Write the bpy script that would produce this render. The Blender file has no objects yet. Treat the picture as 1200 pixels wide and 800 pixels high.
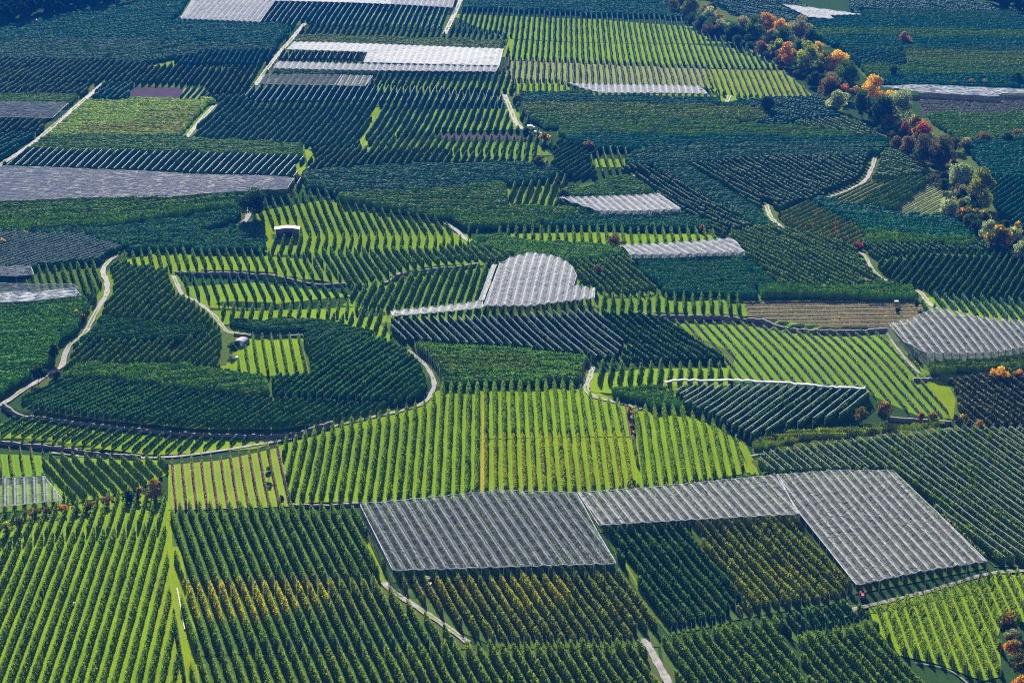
import bpy, bmesh, math, random
import numpy as np
from mathutils import Vector, Matrix
R = math.radians
rng = np.random.default_rng(7)
random.seed(7)
scene = bpy.context.scene
COL = scene.collection

# ------------------------------------------------------------------ camera
FPX, HC, PITCH = 2700.0, 279.0, R(17.3)
cd = bpy.data.cameras.new("camera")
cd.sensor_width = 36.0
cd.lens = FPX * 36.0 / 1200.0
cd.clip_start, cd.clip_end = 5.0, 30000.0
cam = bpy.data.objects.new("camera", cd)
cam.location = (0, 0, HC)
cam.rotation_euler = (R(90) - PITCH, 0, 0)
COL.objects.link(cam)
scene.camera = cam

# ------------------------------------------------------------------ terrain
HILLS = []
for hx, hy, hh, rr in [(400, 425, 7.0, 58), (620, 335, 5.5, 50), (500, 215, 6.5, 75), (320, 245, 4.0, 45), (900, 300, 4.5, 70), (960, 440, 3.5, 60), (640, 520, 2.5, 55), (180, 350, 4.0, 50), (1130, 395, 3.5, 40)]:
    ph = PITCH + math.atan((hy - 400) / FPX); dd = HC / math.tan(ph)
    HILLS.append(((hx - 600) / FPX * HC / math.sin(ph) * math.cos(ph - PITCH), dd, hh, rr))
def bumps(x, y):
    z = 0
    for hx, hy, hh, rr in HILLS:
        z = z + hh * np.exp(-((x - hx) ** 2 + ((y - hy) * .8) ** 2) / (rr * rr))
    return z + 1.35 * (1.6 * np.sin(x / 62.0 + 1.0) * np.sin(y / 97.0 + .4) + 1.1 * np.sin((x + y) / 83.0 + 2.0)
            + .9 * np.sin((x * .6 - y) / 120.0))

def rays(px, py):
    px = np.asarray(px, float); py = np.asarray(py, float)
    a = (px - 600) / FPX; b = -(py - 400) / FPX
    c, s = math.cos(PITCH), math.sin(PITCH)
    return a, c + b * s, -s + b * c

TERR = []          # terraces: (world polyline, height)
def T(x, y):
    x = np.asarray(x, float); y = np.asarray(y, float)
    z = bumps(x, y)
    for pl, hh in TERR:
        x0, y0 = pl.min(0) - 60; x1, y1 = pl.max(0) + 60
        near = (x > x0) & (x < x1) & (y > y0) & (y < y1)
        if not np.any(near):
            continue
        X = x[near]; Y = y[near]
        best = np.full(X.shape, 1e9); sgn = np.ones(X.shape); tap = np.zeros(X.shape)
        L = np.r_[0, np.cumsum(np.hypot(*(pl[1:] - pl[:-1]).T))]
        for i in range(len(pl) - 1):
            p = pl[i]; d = pl[i + 1] - p; l2 = d @ d
            t = np.clip(((X - p[0]) * d[0] + (Y - p[1]) * d[1]) / l2, 0, 1)
            dx = X - p[0] - t * d[0]; dy = Y - p[1] - t * d[1]
            D = np.hypot(dx, dy)
            m = D < best
            best[m] = D[m]
            sgn[m] = np.sign(-(dx * d[1] - dy * d[0]))[m]       # + = beyond (left of travel to +x)
            arc = L[i] + t * math.sqrt(l2)
            tap[m] = np.clip(np.minimum(arc, L[-1] - arc) / 12.0, 0, 1)[m]
        sd = best * sgn
        step = np.clip(sd / 1.3, -1, 1) * .5 * np.exp(-np.maximum(np.abs(sd) - 1.3, 0) / 26.0)
        zz = z[near] if z.ndim else z
        z[near] = zz + hh * tap * step
    return z

def P(px, py, h=0.0):
    """photo pixel(s) -> world point(s) on the ground (plus height h)"""
    a, dy, dz = rays(px, py)
    z = np.zeros_like(a) + h
    for _ in range(10):
        t = (HC - z) / -dz
        z = z * .4 + .6 * (T(np.atleast_1d(a * t), np.atleast_1d(dy * t)).reshape(a.shape) + h)
    t = (HC - z) / -dz
    return np.stack([a * t, dy * t, HC + dz * t], -1)

def project(p):
    p = np.atleast_2d(p)
    c, s = math.cos(PITCH), math.sin(PITCH)
    z = p[:, 2] - HC
    depth = p[:, 1] * c - z * s
    up = p[:, 1] * s + z * c
    return 600 + FPX * p[:, 0] / depth, 400 - FPX * up / depth, depth

for pts, hh in [
    ([(-30, 508), (0, 515), (60, 521), (110, 528), (165, 535)], 2.2),
    ([(5, 476), (25, 486), (60, 490), (130, 499), (240, 508), (330, 508), (390, 497)], 2.2),
    ([(205, 320), (300, 322), (365, 332), (405, 334)], 2.0),
    ([(245, 356), (330, 358), (408, 354)], 1.5),
    ([(450, 333), (480, 320), (562, 310)], 2.2),
    ([(745, 369), (870, 374), (940, 386), (1040, 388)], 2.4),
    ([(1070, 446), (1110, 442), (1165, 438)], 1.6),
    ([(1040, 491), (1080, 492), (1115, 496)], 1.6),
    ([(705, 453), (790, 458), (850, 452)], 1.6),
    ([(340, 592), (425, 590)], 1.2),
    ([(275, 392), (355, 394)], 1.4),
]:
    TERR.append((P([p[0] for p in pts], [p[1] for p in pts])[:, :2], hh))

# ------------------------------------------------------------------ materials
def nmat(name):
    m = bpy.data.materials.new(name); m.use_nodes = True
    nt = m.node_tree; nt.nodes.clear()
    out = nt.nodes.new("ShaderNodeOutputMaterial")
    return m, nt, out
def N(nt, t, **kw):
    n = nt.nodes.new(t)
    for k, v in kw.items():
        setattr(n, k, v)
    return n
def noise(nt, scale, detail=3, rough=.6, vec=None):
    n = N(nt, "ShaderNodeTexNoise"); n.inputs["Scale"].default_value = scale
    n.inputs["Detail"].default_value = detail; n.inputs["Roughness"].default_value = rough
    if vec is None:
        g = N(nt, "ShaderNodeNewGeometry"); vec = g.outputs["Position"]
    nt.links.new(vec, n.inputs["Vector"]); return n.outputs["Fac"]
def ramp(nt, fac, stops):
    r = N(nt, "ShaderNodeValToRGB"); e = r.color_ramp.elements
    while len(e) < len(stops): e.new(.5)
    for i, (p, c) in enumerate(stops):
        e[i].position = p; e[i].color = (*c, 1)
    nt.links.new(fac, r.inputs["Fac"]); return r.outputs["Color"]
def mathn(nt, op, a, b=None):
    n = N(nt, "ShaderNodeMath", operation=op)
    for i, v in enumerate((a, b)):
        if v is None: continue
        if isinstance(v, (int, float)): n.inputs[i].default_value = v
        else: nt.links.new(v, n.inputs[i])
    return n.outputs[0]
def mixc(nt, fac, a, b, mode='MIX'):
    n = N(nt, "ShaderNodeMix", data_type='RGBA', blend_type=mode)
    for s, v in (("Factor", fac), ("A", a), ("B", b)):
        idx = {"Factor": 0, "A": 6, "B": 7}[s]
        if isinstance(v, (int, float)): n.inputs[idx].default_value = v
        elif isinstance(v, tuple): n.inputs[idx].default_value = (*v, 1)
        else: nt.links.new(v, n.inputs[idx])
    return n.outputs[2]

def simple(name, c, rough=.8, var=.25, scale=1.5, metal=0):
    m, nt, out = nmat(name)
    b = N(nt, "ShaderNodeBsdfPrincipled")
    f = noise(nt, scale)
    lo = tuple(v * (1 - var) for v in c); hi = tuple(min(1, v * (1 + var)) for v in c)
    nt.links.new(ramp(nt, f, [(.3, lo), (.7, hi)]), b.inputs["Base Color"])
    b.inputs["Roughness"].default_value = rough; b.inputs["Metallic"].default_value = metal
    nt.links.new(b.outputs[0], out.inputs[0]); return m

def leafmat():
    m, nt, out = nmat("foliage_leaves")
    at = N(nt, "ShaderNodeAttribute", attribute_name="leaf")
    f = noise(nt, 1.7, 4, .7)
    k = ramp(nt, f, [(.28, (.7, .72, .74)), (.72, (1.3, 1.28, 1.2))])
    c = mixc(nt, 1.0, at.outputs["Color"], k, 'MULTIPLY')
    d = N(nt, "ShaderNodeBsdfDiffuse"); t = N(nt, "ShaderNodeBsdfTranslucent")
    nt.links.new(c, d.inputs[0])
    c2 = mixc(nt, 1.0, c, (1.15, 1.25, .5), 'MULTIPLY')
    nt.links.new(c2, t.inputs[0])
    mx = N(nt, "ShaderNodeMixShader"); mx.inputs[0].default_value = .52
    nt.links.new(d.outputs[0], mx.inputs[1]); nt.links.new(t.outputs[0], mx.inputs[2])
    g = N(nt, "ShaderNodeBsdfGlossy"); g.inputs["Roughness"].default_value = .55
    g.inputs[0].default_value = (.9, .95, 1, 1)
    m2 = N(nt, "ShaderNodeMixShader"); m2.inputs[0].default_value = .012
    nt.links.new(mx.outputs[0], m2.inputs[1]); nt.links.new(g.outputs[0], m2.inputs[2])
    nt.links.new(m2.outputs[0], out.inputs[0]); return m
LEAF = leafmat()

def groundmat(name, grass, grass2, soil, strip=.18, stripmix=.75):
    """meadow between tree rows; UV.x counts rows, so the bare strip under each row is at whole numbers"""
    m, nt, out = nmat(name)
    uv = N(nt, "ShaderNodeUVMap"); uv.uv_map = "rows"
    sx = N(nt, "ShaderNodeSeparateXYZ"); nt.links.new(uv.outputs[0], sx.inputs[0])
    fr = mathn(nt, 'FRACT', mathn(nt, 'ADD', sx.outputs[0], .5))
    dist = mathn(nt, 'ABSOLUTE', mathn(nt, 'SUBTRACT', fr, .5))
    wob = mathn(nt, 'MULTIPLY', mathn(nt, 'SUBTRACT', noise(nt, .9, 3), .5), .22)
    dist = mathn(nt, 'ADD', dist, wob)
    mask = N(nt, "ShaderNodeMapRange"); mask.interpolation_type = 'SMOOTHSTEP'
    mask.inputs[1].default_value = strip + .05; mask.inputs[2].default_value = strip - .04
    mask.inputs[3].default_value = 0; mask.inputs[4].default_value = stripmix
    nt.links.new(dist, mask.inputs[0])
    fine = noise(nt, 2.6, 5, .75); big = noise(nt, .035, 3)
    g = ramp(nt, fine, [(.25, tuple(v * .62 for v in grass)), (.5, grass), (.75, grass2)])
    bigm = N(nt, "ShaderNodeMapRange"); bigm.inputs[1].default_value = .4; bigm.inputs[2].default_value = .68
    nt.links.new(big, bigm.inputs[0])
    g = mixc(nt, mathn(nt, 'MULTIPLY', bigm.outputs[0], .55), g, tuple(a * .55 + b for a, b in zip(grass, (.005, .02, .004))))
    midn = N(nt, "ShaderNodeMapRange"); midn.inputs[1].default_value = .52; midn.inputs[2].default_value = .72
    nt.links.new(noise(nt, .22, 5, .7), midn.inputs[0])
    g = mixc(nt, mathn(nt, 'MULTIPLY', midn.outputs[0], .55), g, tuple(.55 * a + .45 * b for a, b in zip(grass2, (.22, .17, .05))))
    # wheel tracks along the alleys, a little worn
    tr = mathn(nt, 'ABSOLUTE', mathn(nt, 'SUBTRACT', mathn(nt, 'ABSOLUTE', mathn(nt, 'SUBTRACT', mathn(nt, 'FRACT', sx.outputs[0]), .5)), .2))
    trm = N(nt, "ShaderNodeMapRange"); trm.inputs[1].default_value = .055; trm.inputs[2].default_value = .02
    trm.inputs[3].default_value = 0; trm.inputs[4].default_value = 1
    nt.links.new(tr, trm.inputs[0])
    worn = mathn(nt, 'MULTIPLY', trm.outputs[0], mathn(nt, 'MULTIPLY', noise(nt, .25, 4), 1.1))
    g = mixc(nt, worn, g, tuple(.5 * a + .5 * b for a, b in zip(grass2, soil)))
    s = ramp(nt, noise(nt, 3.1, 4), [(.3, tuple(v * .7 for v in soil)), (.7, tuple(v * 1.3 for v in soil))])
    c = mixc(nt, mask.outputs[0], g, s)
    d = N(nt, "ShaderNodeBsdfDiffuse"); nt.links.new(c, d.inputs[0])
    bp = N(nt, "ShaderNodeBump"); bp.inputs["Strength"].default_value = .6; bp.inputs["Distance"].default_value = .25
    nt.links.new(fine, bp.inputs["Height"]); nt.links.new(bp.outputs[0], d.inputs["Normal"])
    nt.links.new(d.outputs[0], out.inputs[0]); return m

GM = {
    'lush': groundmat("meadow_lush", (.17, .29, .0005), (.28, .38, .001), (.22, .25, .03), .13, .6),
    'soilrow': groundmat("meadow_soil_rows", (.17, .31, .004), (.25, .36, .006), (.30, .19, .14), .22, .9),
    'mid': groundmat("meadow_mid", (.13, .25, .01), (.2, .31, .012), (.14, .12, .05), .16, .6),
    'dark': groundmat("meadow_dark", (.07, .14, .015), (.10, .19, .02), (.10, .085, .05), .2, .7),
    'young': groundmat("meadow_young", (.13, .27, .004), (.19, .32, .008), (.19, .24, .10), .12, .7),
    'pale': groundmat("meadow_pale", (.2, .28, .07), (.28, .35, .1), (.28, .25, .18), .2, .6),
    'dirt': groundmat("bare_soil", (.12, .078, .07), (.17, .115, .095), (.25, .22, .10), .12, .9),
    'straw': groundmat("straw_grass", (.36, .30, .02), (.45, .35, .04), (.3, .2, .08), .0, .0),
    'plough': groundmat("ploughed_soil", (.075, .052, .085), (.10, .07, .10), (.10, .07, .09), .1, .2),
    'grass': groundmat("meadow_open", (.18, .27, .003), (.30, .35, .008), (.2, .2, .03), .0, .0),
}
M_ROAD = simple("track_gravel", (.23, .21, .205), .95, .45, .5)
M_STONE = simple("dry_stone", (.17, .14, .13), .95, .5, 1.1)
M_POST = simple("post_concrete", (.42, .42, .42), .9, .2)
M_BARK = simple("bark", (.10, .075, .055), .95, .3)
M_ROLL = simple("folded_net_cloth", (.44, .45, .50), .8, .35, .9)

def netmat(name, c, a_lo, a_hi, ridge=.14):
    m, nt, out = nmat(name)
    uv = N(nt, "ShaderNodeUVMap"); uv.uv_map = "rows"
    sx = N(nt, "ShaderNodeSeparateXYZ"); nt.links.new(uv.outputs[0], sx.inputs[0])
    fr = mathn(nt, 'FRACT', mathn(nt, 'ADD', sx.outputs[0], .5))
    dist = mathn(nt, 'ABSOLUTE', mathn(nt, 'SUBTRACT', fr, .5))
    rm = N(nt, "ShaderNodeMapRange"); rm.interpolation_type = 'SMOOTHSTEP'
    rm.inputs[1].default_value = ridge + .07; rm.inputs[2].default_value = ridge - .03
    rm.inputs[3].default_value = 0; rm.inputs[4].default_value = 1
    nt.links.new(dist, rm.inputs[0])
    # a second, softer fold of cloth beside each cable
    d2 = mathn(nt, 'ABSOLUTE', mathn(nt, 'SUBTRACT', mathn(nt, 'FRACT', sx.outputs[0]), .30))
    r2 = N(nt, "ShaderNodeMapRange"); r2.interpolation_type = 'SMOOTHSTEP'
    r2.inputs[1].default_value = .15; r2.inputs[2].default_value = .04; r2.inputs[3].default_value = 0; r2.inputs[4].default_value = 1
    nt.links.new(d2, r2.inputs[0])
    soft = mathn(nt, 'MULTIPLY', r2.outputs[0], mathn(nt, 'ADD', .15, mathn(nt, 'MULTIPLY', noise(nt, .35, 4, .7), .75)))
    # cross seams every 8 m
    fy = mathn(nt, 'ABSOLUTE', mathn(nt, 'SUBTRACT', mathn(nt, 'FRACT', sx.outputs[1]), .5))
    sm = mathn(nt, 'GREATER_THAN', fy, .485)
    dense = mathn(nt, 'MAXIMUM', mathn(nt, 'MAXIMUM', rm.outputs[0], soft), mathn(nt, 'MULTIPLY', sm, .42))
    wr = noise(nt, .8, 4, .7)
    al = mathn(nt, 'ADD', mathn(nt, 'ADD', mathn(nt, 'MULTIPLY', dense, a_hi - a_lo), a_lo),
               mathn(nt, 'MULTIPLY', mathn(nt, 'SUBTRACT', wr, .5), .55))
    alc = N(nt, "ShaderNodeClamp"); nt.links.new(al, alc.inputs[0])
    col = ramp(nt, wr, [(.3, tuple(v * .7 for v in c)), (.7, c)])
    d = N(nt, "ShaderNodeBsdfDiffuse"); t = N(nt, "ShaderNodeBsdfTranslucent"); tr = N(nt, "ShaderNodeBsdfTransparent")
    nt.links.new(col, d.inputs[0]); nt.links.new(col, t.inputs[0])
    mx = N(nt, "ShaderNodeMixShader"); mx.inputs[0].default_value = .35
    nt.links.new(d.outputs[0], mx.inputs[1]); nt.links.new(t.outputs[0], mx.inputs[2])
    m2 = N(nt, "ShaderNodeMixShader"); nt.links.new(alc.outputs[0], m2.inputs[0])
    nt.links.new(tr.outputs[0], m2.inputs[1]); nt.links.new(mx.outputs[0], m2.inputs[2])
    nt.links.new(m2.outputs[0], out.inputs[0]); return m
NET_GREY = netmat("net_grey", (.48, .50, .55), .13, .84, .07)
NET_PALE = netmat("net_pale", (.68, .69, .71), .20, .93, .08)
NET_WHITE = netmat("net_white", (.76, .76, .80), .55, .97, .12)
NET_FILM = netmat("net_film", (.9, .9, .9), .95, 1.0)
NET_FLAT = netmat("net_flat", (.88, .82, .80), .74, .95, .16)
NET_SIDE = netmat("net_side", (.4, .43, .45), .28, .4)

# ------------------------------------------------------------------ object helpers
def mesh_obj(name, v, f, mats, parent=None, loc=None, colors=None, smooth=False):
    me = bpy.data.meshes.new(name)
    v = np.asarray(v, np.float32)
    if isinstance(f, np.ndarray) and f.ndim == 2:
        n, k = f.shape
        me.vertices.add(len(v)); me.vertices.foreach_set("co", v.ravel())
        me.loops.add(n * k); me.loops.foreach_set("vertex_index", f.astype(np.int32).ravel())
        me.polygons.add(n)
        me.polygons.foreach_set("loop_start", np.arange(0, n * k, k, dtype=np.int32))
        me.polygons.foreach_set("loop_total", np.full(n, k, np.int32))
        me.update(calc_edges=True)
    else:
        me.from_pydata([tuple(p) for p in v], [], [tuple(q) for q in f])
    if colors is not None:
        a = me.color_attributes.new("leaf", 'FLOAT_COLOR', 'POINT')
        c4 = np.ones((len(v), 4), np.float32); c4[:, :3] = colors
        a.data.foreach_set("color", c4.ravel())
    for m in (mats if isinstance(mats, (list, tuple)) else [mats]):
        me.materials.append(m)
    o = bpy.data.objects.new(name, me); COL.objects.link(o)
    if parent is not None: o.parent = parent
    if loc is not None: o.location = loc
    return o
def bm_obj(name, bm, mats, parent=None, loc=None, rz=0):
    me = bpy.data.meshes.new(name); bm.normal_update(); bm.to_mesh(me); bm.free()
    for m in (mats if isinstance(mats, (list, tuple)) else [mats]): me.materials.append(m)
    o = bpy.data.objects.new(name, me); COL.objects.link(o)
    if parent is not None: o.parent = parent
    if loc is not None: o.location = loc
    o.rotation_euler.z = rz
    return o
def thing(name, label, cat, loc, rz=0, group=None):
    o = bpy.data.objects.new(name, None); COL.objects.link(o)
    o.empty_display_size = .5
    o.location = loc; o.rotation_euler.z = rz
    return tag(o, label, cat, group)
def tag(o, label, cat, group=None):
    o['label'] = label; o['category'] = cat
    if group: o['group'] = group
    return o
def bbox(bm, x0, x1, y0, y1, z0, z1, bev=0.0):
    r = bmesh.ops.create_cube(bm, size=1)
    for v in r['verts']:
        v.co = Vector(((x0 + x1) / 2 + v.co.x * (x1 - x0), (y0 + y1) / 2 + v.co.y * (y1 - y0), (z0 + z1) / 2 + v.co.z * (z1 - z0)))
    if bev:
        es = list({e for v in r['verts'] for e in v.link_edges})
        bmesh.ops.bevel(bm, geom=es, offset=bev, segments=1, affect='EDGES')
def bcyl(bm, p0, p1, r0, r1=None, n=8):
    p0, p1 = Vector(p0), Vector(p1); d = p1 - p0
    q = d.to_track_quat('Z', 'Y').to_matrix().to_4x4()
    bmesh.ops.create_cone(bm, cap_ends=True, segments=n, radius1=r0, radius2=r0 if r1 is None else r1, depth=d.length,
                          matrix=Matrix.Translation((p0 + p1) / 2) @ q)
_W = "first second third fourth fifth sixth seventh eighth ninth tenth eleventh twelfth thirteenth fourteenth fifteenth sixteenth seventeenth eighteenth nineteenth".split()
_TENS = {2: "twent", 3: "thirt", 4: "fort", 5: "fift", 6: "sixt"}
def ordinal(n):
    if n < 20: return _W[n - 1]
    t, u = divmod(n, 10)
    return _TENS[t] + ("ieth" if u == 0 else "y-" + _W[u - 1])

# ------------------------------------------------------------------ the ground sheet
xs = np.r_[-6000, -3500, -2000, -1200, -800, np.arange(-560, 561, 2.5), 800, 1200, 2000, 3500, 6000]
ys = np.r_[-800, -200, 200, 400, np.arange(500, 1260, 2.5), np.arange(1260, 1900, 5), 2000, 2300, 2800, 3600, 5000, 7000, 9000]
X, Y = np.meshgrid(xs, ys)
Z = T(X.ravel(), Y.ravel()).reshape(X.shape) - .3
ny, nx = X.shape
idx = np.arange(nx * ny).reshape(ny, nx)
fq = np.stack([idx[:-1, :-1], idx[:-1, 1:], idx[1:, 1:], idx[1:, :-1]], -1).reshape(-1, 4)
def basemat():
    m, nt, out = nmat("valley_floor")
    c = ramp(nt, noise(nt, .8, 5, .7), [(.25, (.018, .045, .012)), (.5, (.03, .065, .016)), (.78, (.06, .115, .018))])  # kept dark: tree shade in the gaps between fields is put into this colour
    c = mixc(nt, mathn(nt, 'MULTIPLY', noise(nt, .02, 3), .6), c, (.025, .06, .025))
    d = N(nt, "ShaderNodeBsdfDiffuse"); nt.links.new(c, d.inputs[0]); nt.links.new(d.outputs[0], out.inputs[0]); return m
g = mesh_obj("ground", np.stack([X, Y, Z], -1).reshape(-1, 3), fq, basemat()); g['kind'] = 'structure'

# ------------------------------------------------------------------ fields
FIELDS = []
def F(key, poly, az, canopy='mid', ground='mid', h=3.3, w=1.25, sp=3.2, bend=0.0, posts=0, net=None, gap=0.0, words=None, under=False, density=1.0, rows=True):
    FIELDS.append(dict(key=key, poly=poly, az=az, canopy=canopy, ground=ground, h=h, w=w, sp=sp, bend=bend, posts=posts, net=net,
                       gap=gap, words=words, under=under, density=density, rows=rows))
CAN = {
    'mid': (.082, .165, .010), 'fresh': (.105, .185, .008), 'dark': (.036, .105, .013), 'blue': (.036, .120, .062),
    'teal': (.014, .115, .070), 'yellow': (.24, .32, .010), 'olive': (.115, .170, .012), 'rust': (.075, .095, .022),
    'young': (.19, .21, .19), 'grey': (.13, .14, .12), 'bush': (.070, .175, .010),
}
# --- foreground
F('near_bright_top', [(0,628),(35,602),(100,590),(160,578),(203,590),(196,620),(100,627),(0,645)], -3.2, 'mid', 'lush', 3.0, 1.15, 3.2, words=('slim sunlit', 'the grass wedge', 'just below the brown hedge', 1))
F('near_bright', [(0,648),(50,629),(100,629),(193,623),(199,690),(206,745),(218,800),(0,800)], -3.2, 'mid', 'lush', 3.2, 1.3, 3.2, words=('long bright-edged', 'the grass wedge', 'in the bottom left corner field', 1))
F('wedge', [(195,598),(200,602),(203,655),(209,700),(217,745),(229,800),(223,800),(211,745),(204,700),(198,650)], -14.4, 'mid', 'grass', rows=False)
F('dark_left', [(203,600),(300,601),(420,603),(452,683),(300,688),(211,690),(205,650)], -14.5, 'mid', 'dark', 3.6, 1.4, 3.2, words=('tall dark', 'the grass wedge', 'left of the grey net'))
F('gold_left', [(211,694),(300,692),(445,688),(470,700),(525,738),(555,758),(300,762),(224,766)], -14.5, 'mid', 'dark', 3.6, 1.4, 3.2, words=('gold-tipped', 'the grass wedge', 'left of the diagonal track'))
F('gold_right', [(468,690),(600,686),(731,681),(764,737),(769,755),(590,758),(535,735),(500,712)], -14.5, 'olive', 'dark', 3.6, 1.4, 3.2, words=('olive green', 'the diagonal track', 'below the grey net'))
F('bottom_middle', [(226,773),(300,768),(560,764),(768,760),(778,800),(234,800)], -14.5, 'fresh', 'dark', 3.6, 1.4, 3.2, words=('fresh green', 'the grass wedge', 'along the bottom edge'))
F('under_grey_net', [(424,600),(575,588),(672,590),(716,672),(590,676),(464,680)], -14.5, 'mid', 'dark', 4.1, 1.3, 3.2, under=True, words=('net-covered', 'the dirt strip', 'under the long grey net'))
F('notch_left', [(713,625),(805,618),(820,640),(870,705),(850,728),(785,742),(762,711),(722,643)], -14.5, 'dark', 'dark', 3.5, 1.45, 3.2, words=('dark green', 'the yellow strip', 'in the notch below the pale net'))
F('notch_right', [(808,618),(925,608),(948,645),(1000,692),(985,704),(900,716),(852,727),(874,705),(823,640)], -14.5, 'olive', 'dark', 3.5, 1.45, 3.2, words=('yellowish green', 'the dark rows', 'in the notch below the pale net'))
F('corner_mid', [(778,755),(850,742),(905,732),(960,800),(792,800)], -14, 'mid', 'dark', 3.6, 1.4, 3.2, words=('dense green', 'the concrete track', 'right of the bottom track'))
F('corner_low', [(938,752),(990,742),(1020,735),(1052,780),(1105,800),(962,800)], -14, 'mid', 'dark', 3.6, 1.4, 3.2, words=('shaded green', 'the grass strip', 'beside the curved bank'))
F('corner_band', [(905,730),(960,722),(1005,708),(1018,730),(985,740),(935,750)], -14, 'dark', 'dark', 3.6, 1.4, 3.2, words=('short dark', 'the olive rows', 'below the red tractor'))
F('corner_bright', [(1022,712),(1090,695),(1168,674),(1200,676),(1200,735),(1172,722),(1165,745),(1170,790),(1152,795),(1102,776),(1058,766),(1032,738)], .8, 'fresh', 'lush', 3.2, 1.75, 3.1, words=('broad green', 'the red tractor', 'in the bright right corner field'))
F('under_pale_net', [(684,586),(870,568),(908,566),(930,608),(706,622)], -14.5, 'fresh', 'dark', 4.1, 1.3, 3.2, under=True, words=('short net-covered', 'the grey net', 'under the pale net strip'))
F('under_big_net', [(915,566),(1045,562),(1152,664),(1003,694),(940,610)], -11, 'fresh', 'dark', 4.2, 1.3, 3.2, under=True, words=('hidden', 'the notch', 'under the big pale net'))
F('right_dark', [(884,540),(950,530),(1040,519),(1110,510),(1200,512),(1200,664),(1168,662),(1055,560),(1040,556),(900,560)], -18, 'mid', 'dark', 3.4, 1.5, 3.2, net='thin', words=('net-topped dark', 'the curved bank', 'right of the big pale net'))
F('grass_band', [(884,520),(950,512),(1040,506),(1118,499),(1120,508),(1030,516),(885,534)], 88, 'olive', 'dark', 2.4, 1.0, 3.0, posts=10, words=('low dull green', 'the bushes', 'in the posted band'))
F('rolled_net_field', [(785,462),(1010,464),(1018,474),(985,492),(925,502),(882,516),(856,504),(800,478)], 31, 'dark', 'dark', 3.4, 1.6, 3.2, net='fat', words=('white-lined dark', 'the green bank', 'below the rolled white net'))
F('young_bright', [(775,376),(870,378),(1038,392),(1072,425),(1122,487),(1085,490),(1025,462),(1012,452),(865,446),(850,420)], -7.6, 'young', 'young', 1.5, .42, 3.7, posts=12, words=('thin pale young', 'the dark plot', 'on the bright striped slope'))
F('central', [(330,522),(345,518),(420,495),(495,472),(515,458),(600,456),(690,456),(712,466),(735,478),(740,510),(640,511),(560,513),(560,576),(540,584),(350,588),(336,562)], -.65, 'mid', 'lush', 3.4, 1.5, 3.25, words=('tall dark', 'the stone steps', 'in the bright central field'))
F('central_low', [(564,516),(640,514),(741,513),(746,572),(668,577),(564,576)], -.65, 'olive', 'lush', 3.2, 1.3, 3.25, words=('yellow-green', 'the orange grass strip', 'in the lower central field'))
F('central_right', [(747,482),(800,486),(850,505),(876,552),(760,571),(750,571)], .6, 'mid', 'lush', 3.3, 1.35, 3.4, words=('broad dark', 'the rusty bank', 'inside the curved right bank'))
F('bush_orchard', [(488,408),(600,415),(688,428),(690,446),(600,450),(512,452),(500,432)], 88, 'mid', 'dark', 3.4, 2.2, 2.46, words=('bushy olive', 'the white-lined plot', 'above the central field'))
F('hill_dark', [(352,390),(440,400),(482,420),(498,440),(492,462),(472,474),(320,464),(318,446),(366,442)], 23, 'blue', 'dark', 3.2, 1.6, 3.0, words=('slanting dark', 'the bright little plot', 'on the round dark hill'))
F('hill_front', [(28,472),(70,448),(130,450),(320,472),(470,480),(408,492),(330,501),(240,501),(130,492),(62,483)], 27, 'blue', 'mid', 2.6, 1.2, 3.0, posts=14, words=('slanting bluish', 'the gravel track', 'on the long curved terrace'))
F('terrace_low', [(0,502),(25,494),(60,498),(130,507),(240,516),(330,514),(300,524),(200,531),(165,530),(110,524),(60,517),(0,511)], 12, 'blue', 'lush', 1.9, .8, 4.0, posts=14, words=('short leaning', 'the left stone wall', 'on the lower curved terrace'))
F('left_green', [(0,530),(46,534),(48,556),(0,561)], -14, 'grey', 'young', 2.4, .8, 3.8, words=('thin grey', 'the left frame edge', 'above the small left net'))
F('left_slant', [(50,540),(110,535),(190,541),(198,552),(160,572),(88,588),(72,576)], -25, 'mid', 'lush', 2.6, 1.1, 3.7, words=('slanting green', 'the small left net', 'above the brown hedge'))
F('soil_rows', [(200,545),(260,540),(330,524),(336,592),(200,596)], -9.6, 'grey', 'soilrow', 2.6, .8, 3.4, words=('narrow grey', 'the brown hedge', 'on the red soil strips'))
# --- left middle
F('zigzag', [(85,428),(108,404),(180,402),(205,404),(194,428),(140,432)], 12, 'mid', 'dark', 3.3, 1.3, 3.2)
F('pale_tops', [(196,424),(215,405),(262,388),(264,400),(255,425),(200,430)], 14, 'mid', 'dark', 3.2, 1.3, 3.4)
F('dark_band', [(78,446),(98,432),(200,436),(312,450),(318,466),(240,462),(120,448)], 85, 'mid', 'dark', 3.5, 2.0, 2.30)
F('upper_slant', [(134,318),(195,322),(212,348),(240,372),(258,386),(205,384),(116,370)], 11, 'mid', 'mid', 3.4, 1.5, 3.4)
F('plain_dark', [(108,376),(205,388),(240,390),(212,403),(98,400)], 70, 'dark', 'dark', 3.2, 1.9, 2.30)
F('left_bush', [(0,368),(98,358),(106,368),(93,388),(78,404),(58,430),(45,448),(0,480)], 86, 'bush', 'dark', 3.6, 2.3, 2.46)
F('left_short', [(46,320),(112,316),(120,328),(116,338),(46,336)], -15, 'mid', 'dark', 3.4, 1.5, 3.4)
F('wire_left', [(0,292),(45,280),(100,280),(142,294),(120,305),(50,316),(0,314)], 36, 'blue', 'dark', 3.2, 1.7, 3.2, net='thin')
F('terrace_a', [(152,306),(190,296),(300,302),(370,308),(402,330),(366,328),(300,317),(205,315)], -12, 'mid', 'lush', 3.4, 1.3, 3.8)
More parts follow.
